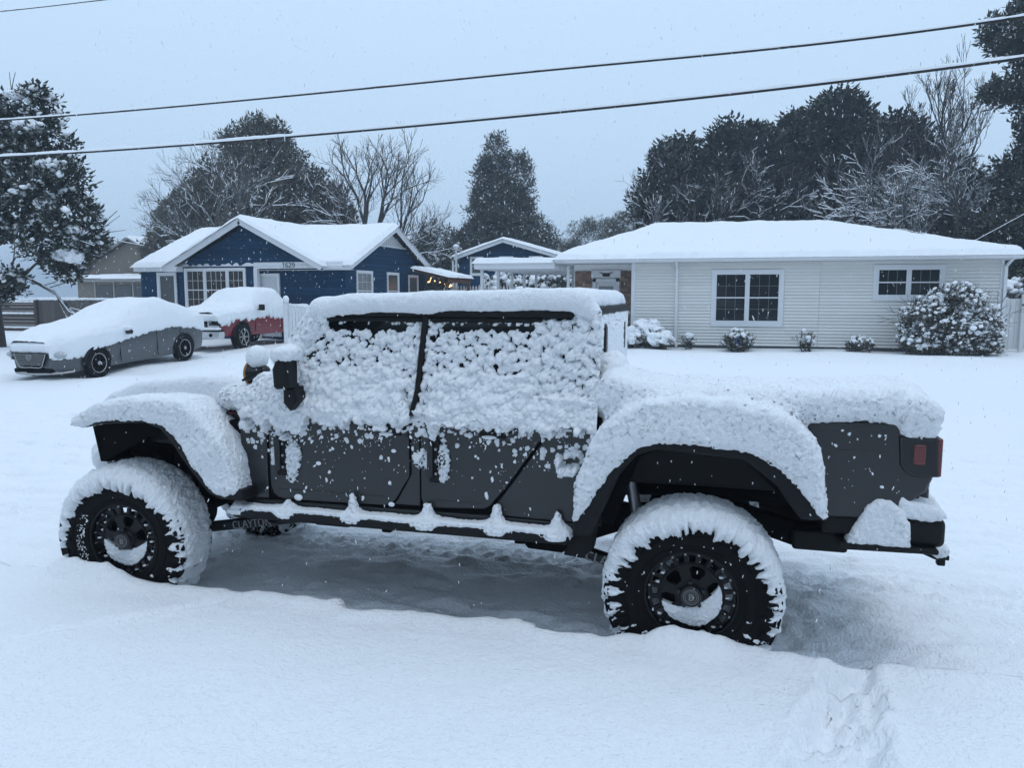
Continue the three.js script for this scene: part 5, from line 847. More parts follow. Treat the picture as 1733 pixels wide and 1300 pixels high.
{ // red pickup behind it
  const S = thing('red_pickup', 'red pickup truck with white front bumper under thick snow by the blue house', 'pickup truck', [-10.7, groundY(-10.2, -15) - 0.05, -13.95]);
  const red = PM(0.17, 0.006, 0.012, 0.45, { clearcoat: 0.25, clearcoatRoughness: 0.2 }), chrome = M(0.62, 0.63, 0.64, 0.3, { metalness: 0.4 });
  const car = carLoft([[0, 0.78, 0.5, 0.85, 0.95, 0.6], [0.12, 0.86, 0.42, 0.95, 1.02, 0.7], [0.9, 0.9, 0.4, 1.02, 1.1, 0.72], [1.35, 0.9, 0.4, 1.05, 1.16, 0.72], [1.95, 0.9, 0.4, 1.06, 1.58, 0.62], [2.3, 0.9, 0.4, 1.07, 1.64, 0.62], [3.1, 0.9, 0.4, 1.08, 1.64, 0.62], [3.3, 0.9, 0.4, 1.08, 1.4, 0.66], [3.45, 0.9, 0.42, 1.08, 1.1, 0.8], [4.8, 0.88, 0.45, 1.08, 1.1, 0.8]]);
  part(S, 'body', metreUV(gridGeo(90, 64, (i, j) => car.point(i / 90, j / 64))), red);
  part(S, 'front_panel', ext([[-0.8, 0.55], [0.8, 0.55], [0.78, 0.92], [-0.78, 0.92]], -0.05, 0.03, 0.02), chrome);
  part(S, 'grille', bx(-0.45, 0.45, 0.66, 0.86, 0.0, 0.05, 0.02), underBlack);
  part(S, 'tail_panel', bx(-0.86, 0.86, 0.5, 1.06, -4.83, -4.78, 0.01), red);
  part(S, 'front_bumper', bx(-0.9, 0.9, 0.36, 0.6, -0.12, 0.14, 0.05), chrome);
  part(S, 'bumper_trim', bx(-0.905, 0.905, 0.555, 0.6, -0.1, 0.147, 0.015), underBlack);
  for (const s of [1, -1]) {
    part(S, 'fog_lamp', cyl(0.05, 0.03, 18).rotateX(Math.PI / 2).translate(s * 0.62, 0.46, 0.14), underBlack);
    part(S, 'headlight', bx(s > 0 ? 0.48 : -0.84, s > 0 ? 0.84 : -0.48, 0.72, 0.86, -0.12, 0.04, 0.03), darkGlass);
    const m = part(S, 'mirror', bx(s > 0 ? 0.98 : -1.16, s > 0 ? 1.16 : -0.98, 1.12, 1.3, -1.75, -1.66, 0.03), blackPlastic); part(m, 'mirror_stalk', rod([s * 0.86, 1.12, -1.72], [s * 1.02, 1.17, -1.7], 0.02, 8), blackPlastic);
    for (const z of [-0.95, -4.0]) { part(S, 'wheel_arch', new THREE.TorusGeometry(0.41, 0.03, 8, 32, Math.PI).rotateY(Math.PI / 2).translate(s * 0.89, 0.4, z), blackPlastic); part(S, 'wheel_well', cyl(0.405, 0.03, 32).rotateZ(Math.PI / 2).translate(s * 0.892, 0.41, z), underBlack); const w = carWheel(0.36, 0.24, 6, silver); S.add(w); w.position.set(s * 0.83, 0.37, z); if (s < 0) w.rotation.y = Math.PI; }
    part(S, 'side_window', ext([[1.75, 1.14], [3.0, 1.14], [2.9, 1.45], [2.15, 1.45]], 0, 0.01, 0.002).rotateY(Math.PI / 2).translate(s * 0.8, 0, 0), darkGlass);
    for (const z of [-1.62, -3.05]) part(S, 'door_seam', bx(s > 0 ? 0.886 : -0.904, s > 0 ? 0.904 : -0.886, 0.5, 1.0, z - 0.005, z + 0.005), underBlack);
  }
  const nu = 180, nv = 220, th = new Float32Array((nu + 1) * (nv + 1));
  const g = gridGeo(nu, nv, (i, j) => {
    const u = i / nu, v = j / nv, d = u * car.L, [x, y] = car.point(u, v);
    const edge = table([[0, 0.75], [0.3, 0.72], [0.7, 0.9], [1.2, 0.86], [1.6, 0.9], [2.2, 0.93], [2.8, 0.88], [3.2, 0.82], [4.8, 0.86]])(d) + 0.05 * n2(d * 4, v > 0.5 ? 7 : 1) + 0.05 * n2(d * 12, 3);
    const t = y - edge; th[j * (nu + 1) + i] = t; const k = clamp(t / 0.25), up = ss(0.03, 0.3, t);
    const [a, b, c] = car.point(u, v, t > 0 ? 0.02 + 0.06 * Math.sqrt(k) + 0.014 * fbm2(d * 3, v * 14) : -0.02, up * 0.09 + (t > 0 ? 0.02 * n2(d * 1.4, x * 2) : 0));
    return [a, b, c + (u < 0.06 ? 0.07 * (1 - u / 0.06) * (t > 0 ? 1 : 0) : 0)];
  }, (i, j) => th[j * (nu + 1) + i] > 0 || th[j * (nu + 1) + i + 1] > 0 || th[(j + 1) * (nu + 1) + i] > 0);
  part(S, 'snow', metreUV(g), snow);
  part(S, 'nose_snow', nets(crumble(rbox([0, 0.95, 0.0], [0.84, 0.1, 0.12], 0.08), 0.02, 0.01), [-0.95, 0.78, -0.2], [0.95, 1.12, 0.2], 0.022), snow);
  part(S, 'bumper_snow', nets(crumble(rbox([0, 0.63, 0.06], [0.86, 0.04, 0.08], 0.035), 0.02, 0.01), [-0.95, 0.54, -0.1], [0.95, 0.74, 0.2], 0.02), snow);
}

// ---------------------------------------------------------------- trees and shrubs
const barkM = M(0.055, 0.048, 0.042, 0.95), barkGrey = M(0.085, 0.08, 0.075, 0.95);
const leafMat = (r, g, b) => new THREE.MeshPhysicalMaterial({ color: lin(r, g, b), roughness: 0.75, transmission: 0.12, side: THREE.DoubleSide });
const leafDark = M(0.058, 0.066, 0.055, 0.55, { side: THREE.DoubleSide }), leafOlive = M(0.1, 0.098, 0.072, 0.6, { side: THREE.DoubleSide }), leafGrey = M(0.095, 0.102, 0.088, 0.65, { side: THREE.DoubleSide }), leafGloss = M(0.04, 0.05, 0.038, 0.35, { side: THREE.DoubleSide });
function leafSpray(n, len, wid, seed, spread = 1) {   // a spray of pointed, folded leaves about a point
  const r = rng(seed), pos = [];
  for (let i = 0; i < n; i++) {
    const a = r() * 6.283, e = (r() - 0.35) * 1.7 * spread, d = new THREE.Vector3(Math.cos(a) * Math.cos(e), Math.sin(e), Math.sin(a) * Math.cos(e)), s = new THREE.Vector3(-Math.sin(a), (r() - 0.5) * 0.8, Math.cos(a)).normalize();
    const o = d.clone().multiplyScalar(len * (0.1 + 0.9 * r())), L = len * (0.6 + 0.6 * r()), w = wid * (0.7 + 0.6 * r()), n0 = d.clone().cross(s);
    const p = (k, q, h) => o.clone().addScaledVector(d, L * k).addScaledVector(s, w * q).addScaledVector(n0, h * w).toArray();
    const A = p(0, 0, 0), B = p(0.45, 1, 0.35), C = p(1, 0, -0.2), D = p(0.45, -1, 0.35); pos.push(...A, ...B, ...C, ...A, ...C, ...D);
  }
  const g = new THREE.BufferGeometry(); g.setAttribute('position', new THREE.Float32BufferAttribute(pos, 3)); g.computeVertexNormals(); return g;
}
const clod = (() => { const g = mergeVertices(new THREE.IcosahedronGeometry(1, 1).deleteAttribute('normal').deleteAttribute('uv')), p = g.attributes.position; for (let i = 0; i < p.count; i++) { const x = p.getX(i), y = p.getY(i), z = p.getZ(i), k = 1 + 0.3 * n3(x * 1.7, y * 1.7, z * 1.7); p.setXYZ(i, x * k, y * k * 0.72, z * k); } g.computeVertexNormals(); return g; })();
const sprays = { fine: leafSpray(12, 0.2, 0.03, 1), mid: leafSpray(12, 0.24, 0.05, 2), broad: leafSpray(11, 0.26, 0.075, 3), pine: leafSpray(16, 0.26, 0.02, 4, 0.8), small: leafSpray(9, 0.07, 0.017, 5) };
// crown: sprays spread through a cloud of ellipsoids, denser towards their skins, with holes
function crown(parent, blobs, count, spray, mat, seed, { size = 1, snowShare = 0.25, snowSize = 0.11, hole = -0.22, holeFreq = 0.55, skin = 0.5, tint = 0.35, drop = 0 } = {}) {
  const r = rng(seed), W = blobs.map((b) => (b[3] * b[4] * b[5]) ** 0.72), total = W.reduce((a, b) => a + b), pts = [];
  for (let tries = 0; pts.length < count && tries < count * 6; tries++) {
    let k = r() * total, i = 0; while (k > W[i] && i < W.length - 1) k -= W[i++];
    const [cx, cy, cz, a, b, c] = blobs[i], u = r() * 2 - 1, t = r() * 6.283, s = Math.sqrt(1 - u * u), R = lerp(skin, 1, r() ** 0.6) * (1 + 0.16 * n3(Math.cos(t) * s * 2.2 + i, u * 2.2, Math.sin(t) * s * 2.2 + seed));
    const p = [cx + a * R * s * Math.cos(t), cy + b * R * u, cz + c * R * s * Math.sin(t)];
    if (fbm3(p[0] * holeFreq + seed, p[1] * holeFreq, p[2] * holeFreq, 3) < hole) continue;
    pts.push([...p, u]);
  }
  const m = shadows(new THREE.InstancedMesh(sprays[spray], mat, pts.length)), o = new THREE.Object3D(), col = new THREE.Color(), sn = [];
  pts.forEach(([x, y, z, u], i) => {
    o.position.set(x, y, z); o.rotation.set((r() - 0.5) * 1.1, r() * 6.283, (r() - 0.5) * 1.1); const k = size * (0.7 + 0.7 * r()); o.scale.setScalar(k); o.updateMatrix(); m.setMatrixAt(i, o.matrix);
    const c = 1 - tint / 2 + tint * r(), w = r() * 0.1; m.setColorAt(i, col.setRGB(c * (1 + w), c, c * (1 - w)));
    if (r() < snowShare * (0.55 + 0.6 * n3(x * 0.8, y * 0.8, z * 0.8) + 0.25 * u)) sn.push([x, y + 0.09 * k, z, k]);
  });
  m.name = 'crown'; m.userData.kind = 'stuff'; parent.add(m);
  if (sn.length) {
    const s = shadows(new THREE.InstancedMesh(clod, snowPlain, sn.length));
    sn.forEach(([x, y, z, k], i) => { o.position.set(x + (r() - 0.5) * 0.15, y, z + (r() - 0.5) * 0.15); o.rotation.set((r() - 0.5) * 1.3, r() * 6.28, (r() - 0.5) * 1.3); const q = snowSize * (0.4 + 0.9 * r() ** 1.5) * k; o.scale.set(q * (0.7 + 0.6 * r()), q * (0.6 + 0.4 * r()), q * (0.7 + 0.4 * r())); o.updateMatrix(); s.setMatrixAt(i, o.matrix); });
    s.name = 'snow'; s.userData.kind = 'stuff'; parent.add(s);
  }
}
// branching limbs; snow lies along their upper sides
function limbs(parent, mat, roots, { seed, depth = 6, shrink = 0.76, spread = 0.55, up = 0.12, twigs = 2, snowMin = 0.008, kids = [2, 3], wiggle = 0.16, minR = 0.006 }) {
  const r = rng(seed), P = [], S = [], V = (x = 0, y = 0, z = 0) => new THREE.Vector3(x, y, z);
  const seg = (a, b, ra, rb, n) => {
    const d = b.clone().sub(a).normalize(), s = Math.abs(d.y) > 0.9 ? V(1, 0, 0) : V(0, 1, 0), u = d.clone().cross(s).normalize(), v = d.clone().cross(u);
    for (let i = 0; i < n; i++) { const t0 = i / n * 6.2832, t1 = (i + 1) / n * 6.2832, q = (c, R, t) => c.clone().addScaledVector(u, R * Math.cos(t)).addScaledVector(v, R * Math.sin(t)).toArray(); const A = q(a, ra, t0), B = q(a, ra, t1), C = q(b, rb, t1), D = q(b, rb, t0); P.push(...A, ...B, ...C, ...A, ...C, ...D); }
    if (ra > snowMin && Math.abs(d.y) < 0.93 && r() < 0.85) {   // a ridge of snow along the top
      const w = ra * 0.95 + 0.003, h = ra * 0.9 + Math.min(0.03, ra + 0.012) * (1 - Math.abs(d.y)), k = V(-d.z, 0, d.x).normalize(), lo = V(0, ra * 0.35, 0), hi = V(0, h, 0);
      const a0 = a.clone().addScaledVector(k, w).add(lo), a1 = a.clone().add(hi), a2 = a.clone().addScaledVector(k, -w).add(lo), b0 = b.clone().addScaledVector(k, w).add(lo), b1 = b.clone().add(hi), b2 = b.clone().addScaledVector(k, -w).add(lo);
      for (const [p, q, s2, t] of [[a0, b0, b1, a1], [a1, b1, b2, a2]]) S.push(...p.toArray(), ...q.toArray(), ...s2.toArray(), ...p.toArray(), ...s2.toArray(), ...t.toArray());
    }
  };
  const grow = (p, d, L, R, k) => {
    const n = k > 3 ? 4 : 3; let a = p.clone(), dir = d.clone(), ra = R; const tips = [];
    for (let i = 0; i < n; i++) {
      dir.add(V((r() - 0.5) * wiggle * 2, (r() - 0.5) * wiggle + up * 0.35, (r() - 0.5) * wiggle * 2)).normalize();
      const b = a.clone().addScaledVector(dir, L / n), rb = Math.max(minR, lerp(R, R * 0.66, (i + 1) / n)); seg(a, b, ra, rb, ra > 0.06 ? 7 : ra > 0.02 ? 5 : 3); a = b; ra = rb;
      if (k > 0 && i > 0 && i < n - 1 && r() < 0.75) tips.push([a.clone(), dir.clone(), 0.75]);
    }
    if (k <= 0) return;
    const m = kids[0] + Math.floor(r() * (kids[1] - kids[0] + 1)); for (let i = 0; i < m; i++) tips.push([a, dir, 1]);
    for (const [q, dd, f] of tips) { const t = r() * 6.283, s = spread * (0.5 + 0.9 * r()), side = V(Math.cos(t), 0, Math.sin(t)).cross(dd).normalize(), nd = dd.clone().addScaledVector(side, s * (f < 1 ? 1.5 : 1)).add(V(0, up, 0)).normalize(); grow(q, nd, L * shrink * (0.75 + 0.4 * r()) * (f < 1 ? 0.85 : 1), Math.max(minR, R * (f < 1 ? 0.4 : 0.6)), k - 1); }
  };
  for (const [p, d, L, R, k = depth] of roots) grow(V(...p), V(...d).normalize(), L, R, k);
  const mk = (a) => { const g = new THREE.BufferGeometry(); g.setAttribute('position', new THREE.Float32BufferAttribute(a, 3)); g.computeVertexNormals(); return metreUV(g); };
  part(parent, 'branches', mk(P), mat); if (S.length) part(parent, 'snow', mk(S), snowTwoSide);
}
const trunkG = (h, r0, r1, lean = 0) => { const g = new THREE.CylinderGeometry(r1, r0, h, 12, 6).translate(0, h / 2, 0), p = g.attributes.position; for (let i = 0; i < p.count; i++) { const y = p.getY(i), k = y / h; p.setX(i, p.getX(i) * (1 + 0.35 * (1 - k) ** 4) + lean * k * k + 0.05 * n2(y * 0.7, r0)); } g.computeVertexNormals(); return g; };
function tree(name, label, [x, z], build, group) { const t = thing(name, label, 'tree', [x, Gy - 0.06, z], 0, group); build(t); return t; }

// big evergreen behind the left of the blue house
tree('evergreen_tree', 'broad dark evergreen tree with rounded top behind the blue house', [-22.6, -36], (t) => {
  part(t, 'trunk', trunkG(8, 0.4, 0.12), barkM);
  crown(t, [[0, 9.2, 0, 2.3, 2.7, 2.2], [-2.4, 6.4, 0.4, 2.6, 2.9, 2.3], [2.2, 6.6, 0.2, 2.5, 3.0, 2.2], [-4.0, 3.6, 1.2, 2.3, 3.2, 2.0], [4.2, 4.4, 0, 2.0, 3.4, 2.0], [0, 4.2, 1.0, 3.6, 3.6, 2.2], [5.6, 2.6, 0.4, 1.6, 2.4, 1.5], [-5.0, 2.0, 1.6, 1.6, 2.2, 1.5], [-4.6, 5.6, 0.6, 2.0, 2.2, 1.8], [-5.9, 3.8, 1.0, 1.4, 2.0, 1.4]], 13500, 'mid', leafOlive, 101, { snowShare: 0.8, snowSize: 0.062, hole: -0.2, holeFreq: 0.7 });
});
tree('bare_tree', 'pale bare spreading tree in front of the broad evergreen', [-20.3, -28.6], (t) => {
  part(t, 'trunk', trunkG(3.6, 0.24, 0.17, 0.1), barkGrey);
  limbs(t, barkGrey, [[[0.1, 3.3, 0], [-0.75, 0.75, 0.2], 1.7, 0.1, 5], [[0.1, 3.5, 0], [-0.3, 1, -0.1], 1.9, 0.11, 5], [[0.1, 3.5, 0], [0.3, 1, 0.2], 1.7, 0.1, 5], [[0.1, 3.2, 0], [0.85, 0.65, 0], 1.7, 0.1, 5], [[0.1, 3.1, 0], [-0.95, 0.5, 0.3], 1.5, 0.08, 5]], { seed: 7, spread: 0.6, up: 0.08, shrink: 0.78 });
});
tree('bare_tree', 'tall bare tree with arching limbs between the blue house and conical evergreen', [-14.6, -34], (t) => {
  part(t, 'trunk', trunkG(3.2, 0.3, 0.2, 0), barkM);
  limbs(t, barkM, [[[0, 3, 0], [-0.1, 1, 0], 2.4, 0.15, 5], [[0, 3, 0], [0.2, 1, 0.1], 2.4, 0.15, 5], [[0, 2.8, 0], [0.8, 0.75, 0.1], 2.2, 0.13, 5], [[0, 3, 0], [-0.5, 0.9, 0.1], 2.1, 0.12, 5], [[0, 2.6, 0], [1, 0.55, 0.1], 1.7, 0.09, 5]], { seed: 24, spread: 0.55, up: 0.1, shrink: 0.77, wiggle: 0.13 });
});
tree('conical_evergreen', 'tall pointed evergreen tree behind the blue outbuilding', [-9.8, -42.6], (t) => {
  part(t, 'trunk', trunkG(9, 0.35, 0.08), barkM);
  crown(t, [[-0.4, 9.7, 0, 0.85, 1.9, 0.8], [-0.9, 8.2, 0, 1.0, 1.9, 1.0], [1.2, 8.5, 0, 0.8, 2.0, 0.9], [0, 6.6, 0, 2.2, 2.3, 1.9], [-0.7, 4.2, 0, 2.6, 2.4, 2.2], [1.3, 4.2, 0, 2.2, 2.6, 2.2], [0, 2.2, 0, 3.2, 2.2, 2.4], [-2.6, 2.2, 0.4, 1.6, 2.2, 1.5]], 9500, 'fine', leafGrey, 31, { snowShare: 0.6, snowSize: 0.055, hole: -0.22, holeFreq: 0.8, size: 1.1 });
});
tree('small_evergreen', 'grey-green leafy tree filling the gap behind the patio', [-13.2, -40], (t) => {
  part(t, 'trunk', trunkG(3, 0.18, 0.08), barkM);
  crown(t, [[0, 3.6, 0, 1.6, 2.3, 1.5], [-1.6, 2.6, 0, 1.4, 2.0, 1.4], [1.4, 2.6, 0.2, 1.4, 1.8, 1.3]], 2400, 'fine', leafGrey, 37, { snowShare: 0.3 });
});
// thin pale trees in the far gap
for (const [x, z, h, s, w, label] of [[-9.5, -60, 6.6, 51, 2.6, 'hazy thin-leaved tree far behind the carport, nearest the conical evergreen'], [-6.4, -58, 8.2, 53, 2.6, 'hazy thin-leaved tree far behind the carport, middle of three'], [-3.2, -55, 8.3, 57, 2.2, 'hazy thin-leaved tree far behind the carport, beside the dark oaks']]) tree('hazy_tree', label, [x, z], (t) => {
  part(t, 'trunk', trunkG(h * 0.6, 0.2, 0.07), barkGrey);
  limbs(t, barkGrey, [[[0, h * 0.35, 0], [-0.4, 1, 0], h * 0.16, 0.08, 4], [[0, h * 0.4, 0], [0.4, 1, 0.1], h * 0.16, 0.08, 4], [[0, h * 0.3, 0], [0.05, 1, 0], h * 0.18, 0.08, 4]], { seed: s, spread: 0.6 });
  crown(t, [[0, h * 0.72, 0, w * 0.9, h * 0.22, w * 0.8], [-w * 0.6, h * 0.5, 0, w * 0.7, h * 0.2, w * 0.6], [w * 0.6, h * 0.52, 0, w * 0.7, h * 0.22, w * 0.6]], 1700, 'pine', leafOlive, s, { snowShare: 0.25, hole: -0.02, holeFreq: 0.8 });
}, 'hazy trees in the far gap');
// dark oaks behind the white house
const oakSpecs = [
  ['dark leafy oak with low rounded top, leftmost behind the white roof', [1.4, -36], [[-0.2, 8.0, 0, 1.3, 1.5, 1.2], [-0.6, 6.2, 0, 1.7, 1.9, 1.5], [1.6, 5.9, 0, 1.9, 1.9, 1.6], [0.4, 3.8, 0.2, 2.6, 2.4, 1.8], [-0.8, 2.0, 0, 2.0, 2.2, 1.6]], 5200, 61],
  ['dark leafy oak with clumped crown behind the middle of the white roof', [4.6, -37], [[-0.6, 9.1, 0, 1.3, 1.3, 1.2], [0.6, 8.8, 0, 1.2, 1.2, 1.2], [-1.0, 7.2, 0, 1.8, 1.8, 1.6], [1.4, 7.2, 0, 1.8, 1.8, 1.6], [0, 4.8, 0.3, 3.0, 2.6, 2], [0, 2.4, 0.3, 2.8, 2.2, 1.8]], 6400, 67],
  ['tallest of the dark leafy oaks behind the white roof', [8.6, -38], [[0.5, 10.5, 0, 1.3, 1.2, 1.2], [-1.2, 9.4, 0, 1.6, 1.5, 1.4], [1.3, 9.2, 0, 1.4, 1.5, 1.4], [0, 7.2, 0, 2.7, 1.9, 1.8], [0, 4.8, 0.3, 3.2, 2.6, 2], [0, 2.4, 0.3, 2.8, 2.2, 1.8]], 6800, 71],
  ['dark leafy oak behind the right end of the white roof', [12.0, -39.5], [[0, 9.2, 0, 1.6, 1.5, 1.4], [-1.4, 7.6, 0, 1.6, 1.6, 1.5], [1.6, 7.8, 0, 1.7, 1.6, 1.5], [0.2, 5.6, 0.2, 3.0, 2.4, 1.9], [0.2, 2.8, 0.2, 3.0, 2.4, 1.8]], 5600, 79]];
for (const [label, at, blobs, n, s] of oakSpecs) tree('leafy_oak', label, at, (t) => {
  part(t, 'trunk', trunkG(7, 0.38, 0.12), barkM);
  limbs(t, barkM, [[[0, 3, 1.2], [-0.6, 0.8, 0.4], 1.5, 0.09, 4], [[0, 3.4, 1.2], [0.6, 0.8, 0.4], 1.5, 0.09, 4], [[0, 5, 1.0], [0.2, 0.8, 0.5], 1.3, 0.08, 4], [[-0.4, 4.6, 1.0], [-0.5, 0.7, 0.5], 1.3, 0.07, 4]], { seed: s, spread: 0.6, snowMin: 0.004 });
  crown(t, blobs, n, 'broad', leafDark, s, { snowShare: 0.32, snowSize: 0.05, hole: -0.16, holeFreq: 0.9, size: 0.95, tint: 0.8 });
}, 'dark oaks behind the white house');
tree('bare_tree', 'bare fine-twigged tree rising above the dark oaks at the right', [12.6, -35.6], (t) => {
  part(t, 'trunk', trunkG(5.4, 0.22, 0.15, 0.3), barkM);
  limbs(t, barkM, [[[0.3, 5.2, 0], [-0.25, 1, 0], 2.1, 0.1, 5], [[0.3, 5.2, 0], [0.2, 1, 0], 2.2, 0.1, 5], [[0.3, 5, 0], [0.75, 0.8, 0], 2.0, 0.09, 5], [[0.3, 5, 0], [-0.8, 0.8, 0.1], 1.7, 0.08, 5]], { seed: 83, spread: 0.42, up: 0.2, shrink: 0.74, minR: 0.008 });
});
tree('bare_tree', 'low bare tree with snowy sprawling limbs just behind the white roof', [12.4, -29.8], (t) => {
  part(t, 'trunk', trunkG(2.6, 0.2, 0.15, -0.2), barkGrey);
  limbs(t, barkGrey, [[[-0.2, 2.5, 0], [-1, 0.45, 0.1], 1.7, 0.1, 5], [[-0.2, 2.5, 0], [-0.7, 0.9, 0], 1.7, 0.1, 5], [[-0.2, 2.5, 0], [0.1, 1, 0.1], 1.7, 0.1, 5], [[-0.2, 2.4, 0], [-1, 0.75, -0.2], 1.5, 0.09, 5]], { seed: 89, spread: 0.55, up: 0.05, shrink: 0.8, snowMin: 0.005, minR: 0.008 });
});
tree('tall_evergreen', 'very tall dense evergreen at the right edge, higher than the picture', [15.4, -28.6], (t) => {
  part(t, 'trunk', trunkG(11, 0.42, 0.15), barkM);
  crown(t, [[0.4, 13.0, 0, 2.2, 2.2, 1.8], [-1.6, 11.2, 0, 1.3, 0.9, 1.2], [0.2, 10.2, 0, 2.0, 1.9, 1.8], [-1.8, 9.0, 0.2, 1.0, 0.5, 0.9], [0.2, 8.0, 0, 1.7, 1.9, 1.6], [-0.2, 5.6, 0, 2.0, 2.0, 1.7], [-1.0, 3.8, 0.2, 2.2, 1.8, 1.7], [-1.6, 2.0, 0.3, 2.4, 1.6, 1.7], [1.5, 4, 0, 2.2, 3, 1.8]], 9500, 'mid', leafDark, 97, { snowShare: 0.7, snowSize: 0.05, hole: -0.18, holeFreq: 0.9, size: 0.8 });
});
tree('thin_evergreen', 'sparse pale twiggy evergreen between the low bare tree and tall evergreen', [13.6, -32.5], (t) => {
  part(t, 'trunk', trunkG(4, 0.14, 0.06), barkM);
  crown(t, [[0, 5.2, 0, 1.6, 1.6, 1.4], [0.3, 3.4, 0, 2.0, 2.0, 1.5]], 2600, 'fine', leafGrey, 103, { snowShare: 0.45, snowSize: 0.07 });
});
// magnolia at the left edge, its limbs drooping over the fence under plates of snow
tree('magnolia_tree', 'snow-laden broadleaf evergreen drooping in from the left edge', [-18.2, -14.2], (t) => {
  part(t, 'trunk', trunkG(6.5, 0.3, 0.1), barkM);
  limbs(t, barkM, [[[0, 3, 0], [1, 0.35, 0.1], 1.7, 0.08, 3], [[0, 4, 0], [1, 0.3, 0], 1.6, 0.07, 3], [[0, 2.2, 0], [1, 0.05, 0.1], 1.8, 0.07, 3], [[0, 5.2, 0], [0.8, 0.6, 0], 1.3, 0.06, 3]], { seed: 41, up: 0.02 });
  const bl = [[2.3, 7.0, 0, 0.75, 0.7, 0.7], [1.2, 6.7, 0, 1.0, 0.8, 0.9], [2.6, 6.0, 0.2, 0.95, 0.75, 0.8], [1.4, 5.6, 0.1, 1.2, 0.8, 0.9], [2.9, 4.9, 0.2, 0.95, 0.75, 0.8], [1.8, 4.5, 0.1, 1.3, 0.8, 0.9], [3.4, 3.9, 0.2, 0.9, 0.7, 0.8], [2.9, 3.2, 0.3, 1.0, 0.75, 0.8], [3.9, 3.2, 0.2, 0.55, 0.55, 0.6], [1.2, 3.6, 0.2, 0.7, 0.45, 0.8], [3.3, 2.5, 0.3, 0.55, 0.5, 0.5], [1.0, 2.0, 0.6, 0.8, 0.7, 0.7]];
  crown(t, bl, 2500, 'broad', leafGloss, 43, { size: 0.6, snowShare: 1.0, snowSize: 0.15, hole: -0.04, holeFreq: 1.1, skin: 0.35, tint: 0.6 });
  const heap = bl.filter((_, i) => i % 2 === 0 && i < 11).map(([x, y, z, a, b, c], i) => [x + (i % 3 - 1) * 0.35, y + b * 0.62, z + c * 0.5, 0.2 + 0.16 * ((i * 7) % 4) / 4]);
  for (const [x, y, z, s] of heap) part(t, 'snow_pad', nets(crumble(join(0.12, ball([x, y, z], [s, s * 0.45, s * 0.8]), ball([x + s * 0.7, y - s * 0.35, z + 0.05], [s * 0.55, s * 0.4, s * 0.5]), ball([x - s * 0.8, y - s * 0.2, z], [s * 0.5, s * 0.32, s * 0.5])), 0.16, 0.06, 0.02), [x - s * 1.7, y - s * 1.2, z - s * 1.2], [x + s * 1.7, y + s, z + s * 1.3], 0.035), snow);
}, undefined);
// distant wood at far left
for (const [x, z, h, s, label] of [[-47, -54, 6.2, 3, 'hazy distant tree in the far gap left of the blue house'], [-42.5, -52, 5.4, 9, 'smaller hazy distant tree just left of the broad evergreen']]) tree('distant_tree', label, [x, z], (t) => { part(t, 'trunk', trunkG(h * 0.6, 0.2, 0.1), barkM); crown(t, [[0, h * 0.7, 0, 2.6, h * 0.3, 2], [-2.4, h * 0.55, 0, 2.2, h * 0.3, 2], [2.3, h * 0.5, 0, 2.2, h * 0.35, 2]], 1800, 'mid', leafGrey, s + 200, { size: 1.5, snowShare: 0.3, snowSize: 0.12 }); });

// shrubs along the white house
function shrub(name, label, [x, z], w, h, n, seed, o = {}, group) {
  const t = thing(name, label, 'shrub', [x, groundY(x, z) - 0.03, z], 0, group), roots = [], r = rng(seed);
  for (let i = 0; i < (o.stems ?? 7); i++) { const a = r() * 6.283; roots.push([[0.1 * Math.cos(a), 0, 0.1 * Math.sin(a)], [Math.cos(a) * 0.7 * w / h, 1, Math.sin(a) * 0.6 * w / h], h * 0.4, 0.014, 3]); }
  limbs(t, barkM, roots, { seed, spread: 0.6, up: 0.1, snowMin: 0.005, minR: 0.004 });
  crown(t, o.blobs ?? [[0, h * 0.55, 0, w * 0.5, h * 0.45, w * 0.42]], n, 'small', o.leaf ?? leafGrey, seed, { size: o.size ?? 1.2, snowShare: o.snow ?? 0.9, snowSize: o.ss ?? 0.055, hole: o.hole ?? -0.3, holeFreq: 1.6, skin: 0.3 });
  return t;
}
shrub('large_shrub', 'large rounded shrub crusted with snow under the right window', [9.5, -18.15], 2.3, 1.85, 3300, 301, { blobs: [[0.1, 1.25, 0, 0.75, 0.62, 0.6], [-0.5, 0.85, 0, 0.75, 0.65, 0.6], [0.55, 0.75, 0.1, 0.65, 0.6, 0.6], [0, 0.5, 0.15, 1.15, 0.5, 0.65], [0.85, 0.3, 0.2, 0.45, 0.3, 0.4], [-0.8, 0.35, 0.2, 0.4, 0.35, 0.4]], stems: 12, snow: 1.7, ss: 0.05, size: 1.1, hole: -0.12, leaf: M(0.1, 0.1, 0.085, 0.7, { side: THREE.DoubleSide }) });
shrub('low_shrub', 'low shrub bowed under clumps of snow beside the brick entry', [1.5, -18.2], 1.15, 0.68, 900, 307, { snow: 1.3, ss: 0.085, blobs: [[0, 0.36, 0, 0.42, 0.34, 0.35], [-0.4, 0.2, 0.1, 0.28, 0.2, 0.3], [0.4, 0.18, 0.1, 0.3, 0.2, 0.3]] });
shrub('sapling', 'tiny snow-tipped sapling beside the left downspout', [2.75, -18.3], 0.2, 0.42, 45, 311, { snow: 1.2, ss: 0.06, stems: 3 });
shrub('rose_bush', 'small open bush with snow tips under the left window', [4.12, -18.3], 0.75, 0.58, 190, 313, { snow: 1.1, ss: 0.042, hole: 0.0, stems: 9 });
shrub('sapling', 'tiny snowy sapling by the wall seam right of the left window', [5.95, -18.3], 0.26, 0.54, 45, 317, { snow: 1.1, ss: 0.055, stems: 4, hole: 0.0 });
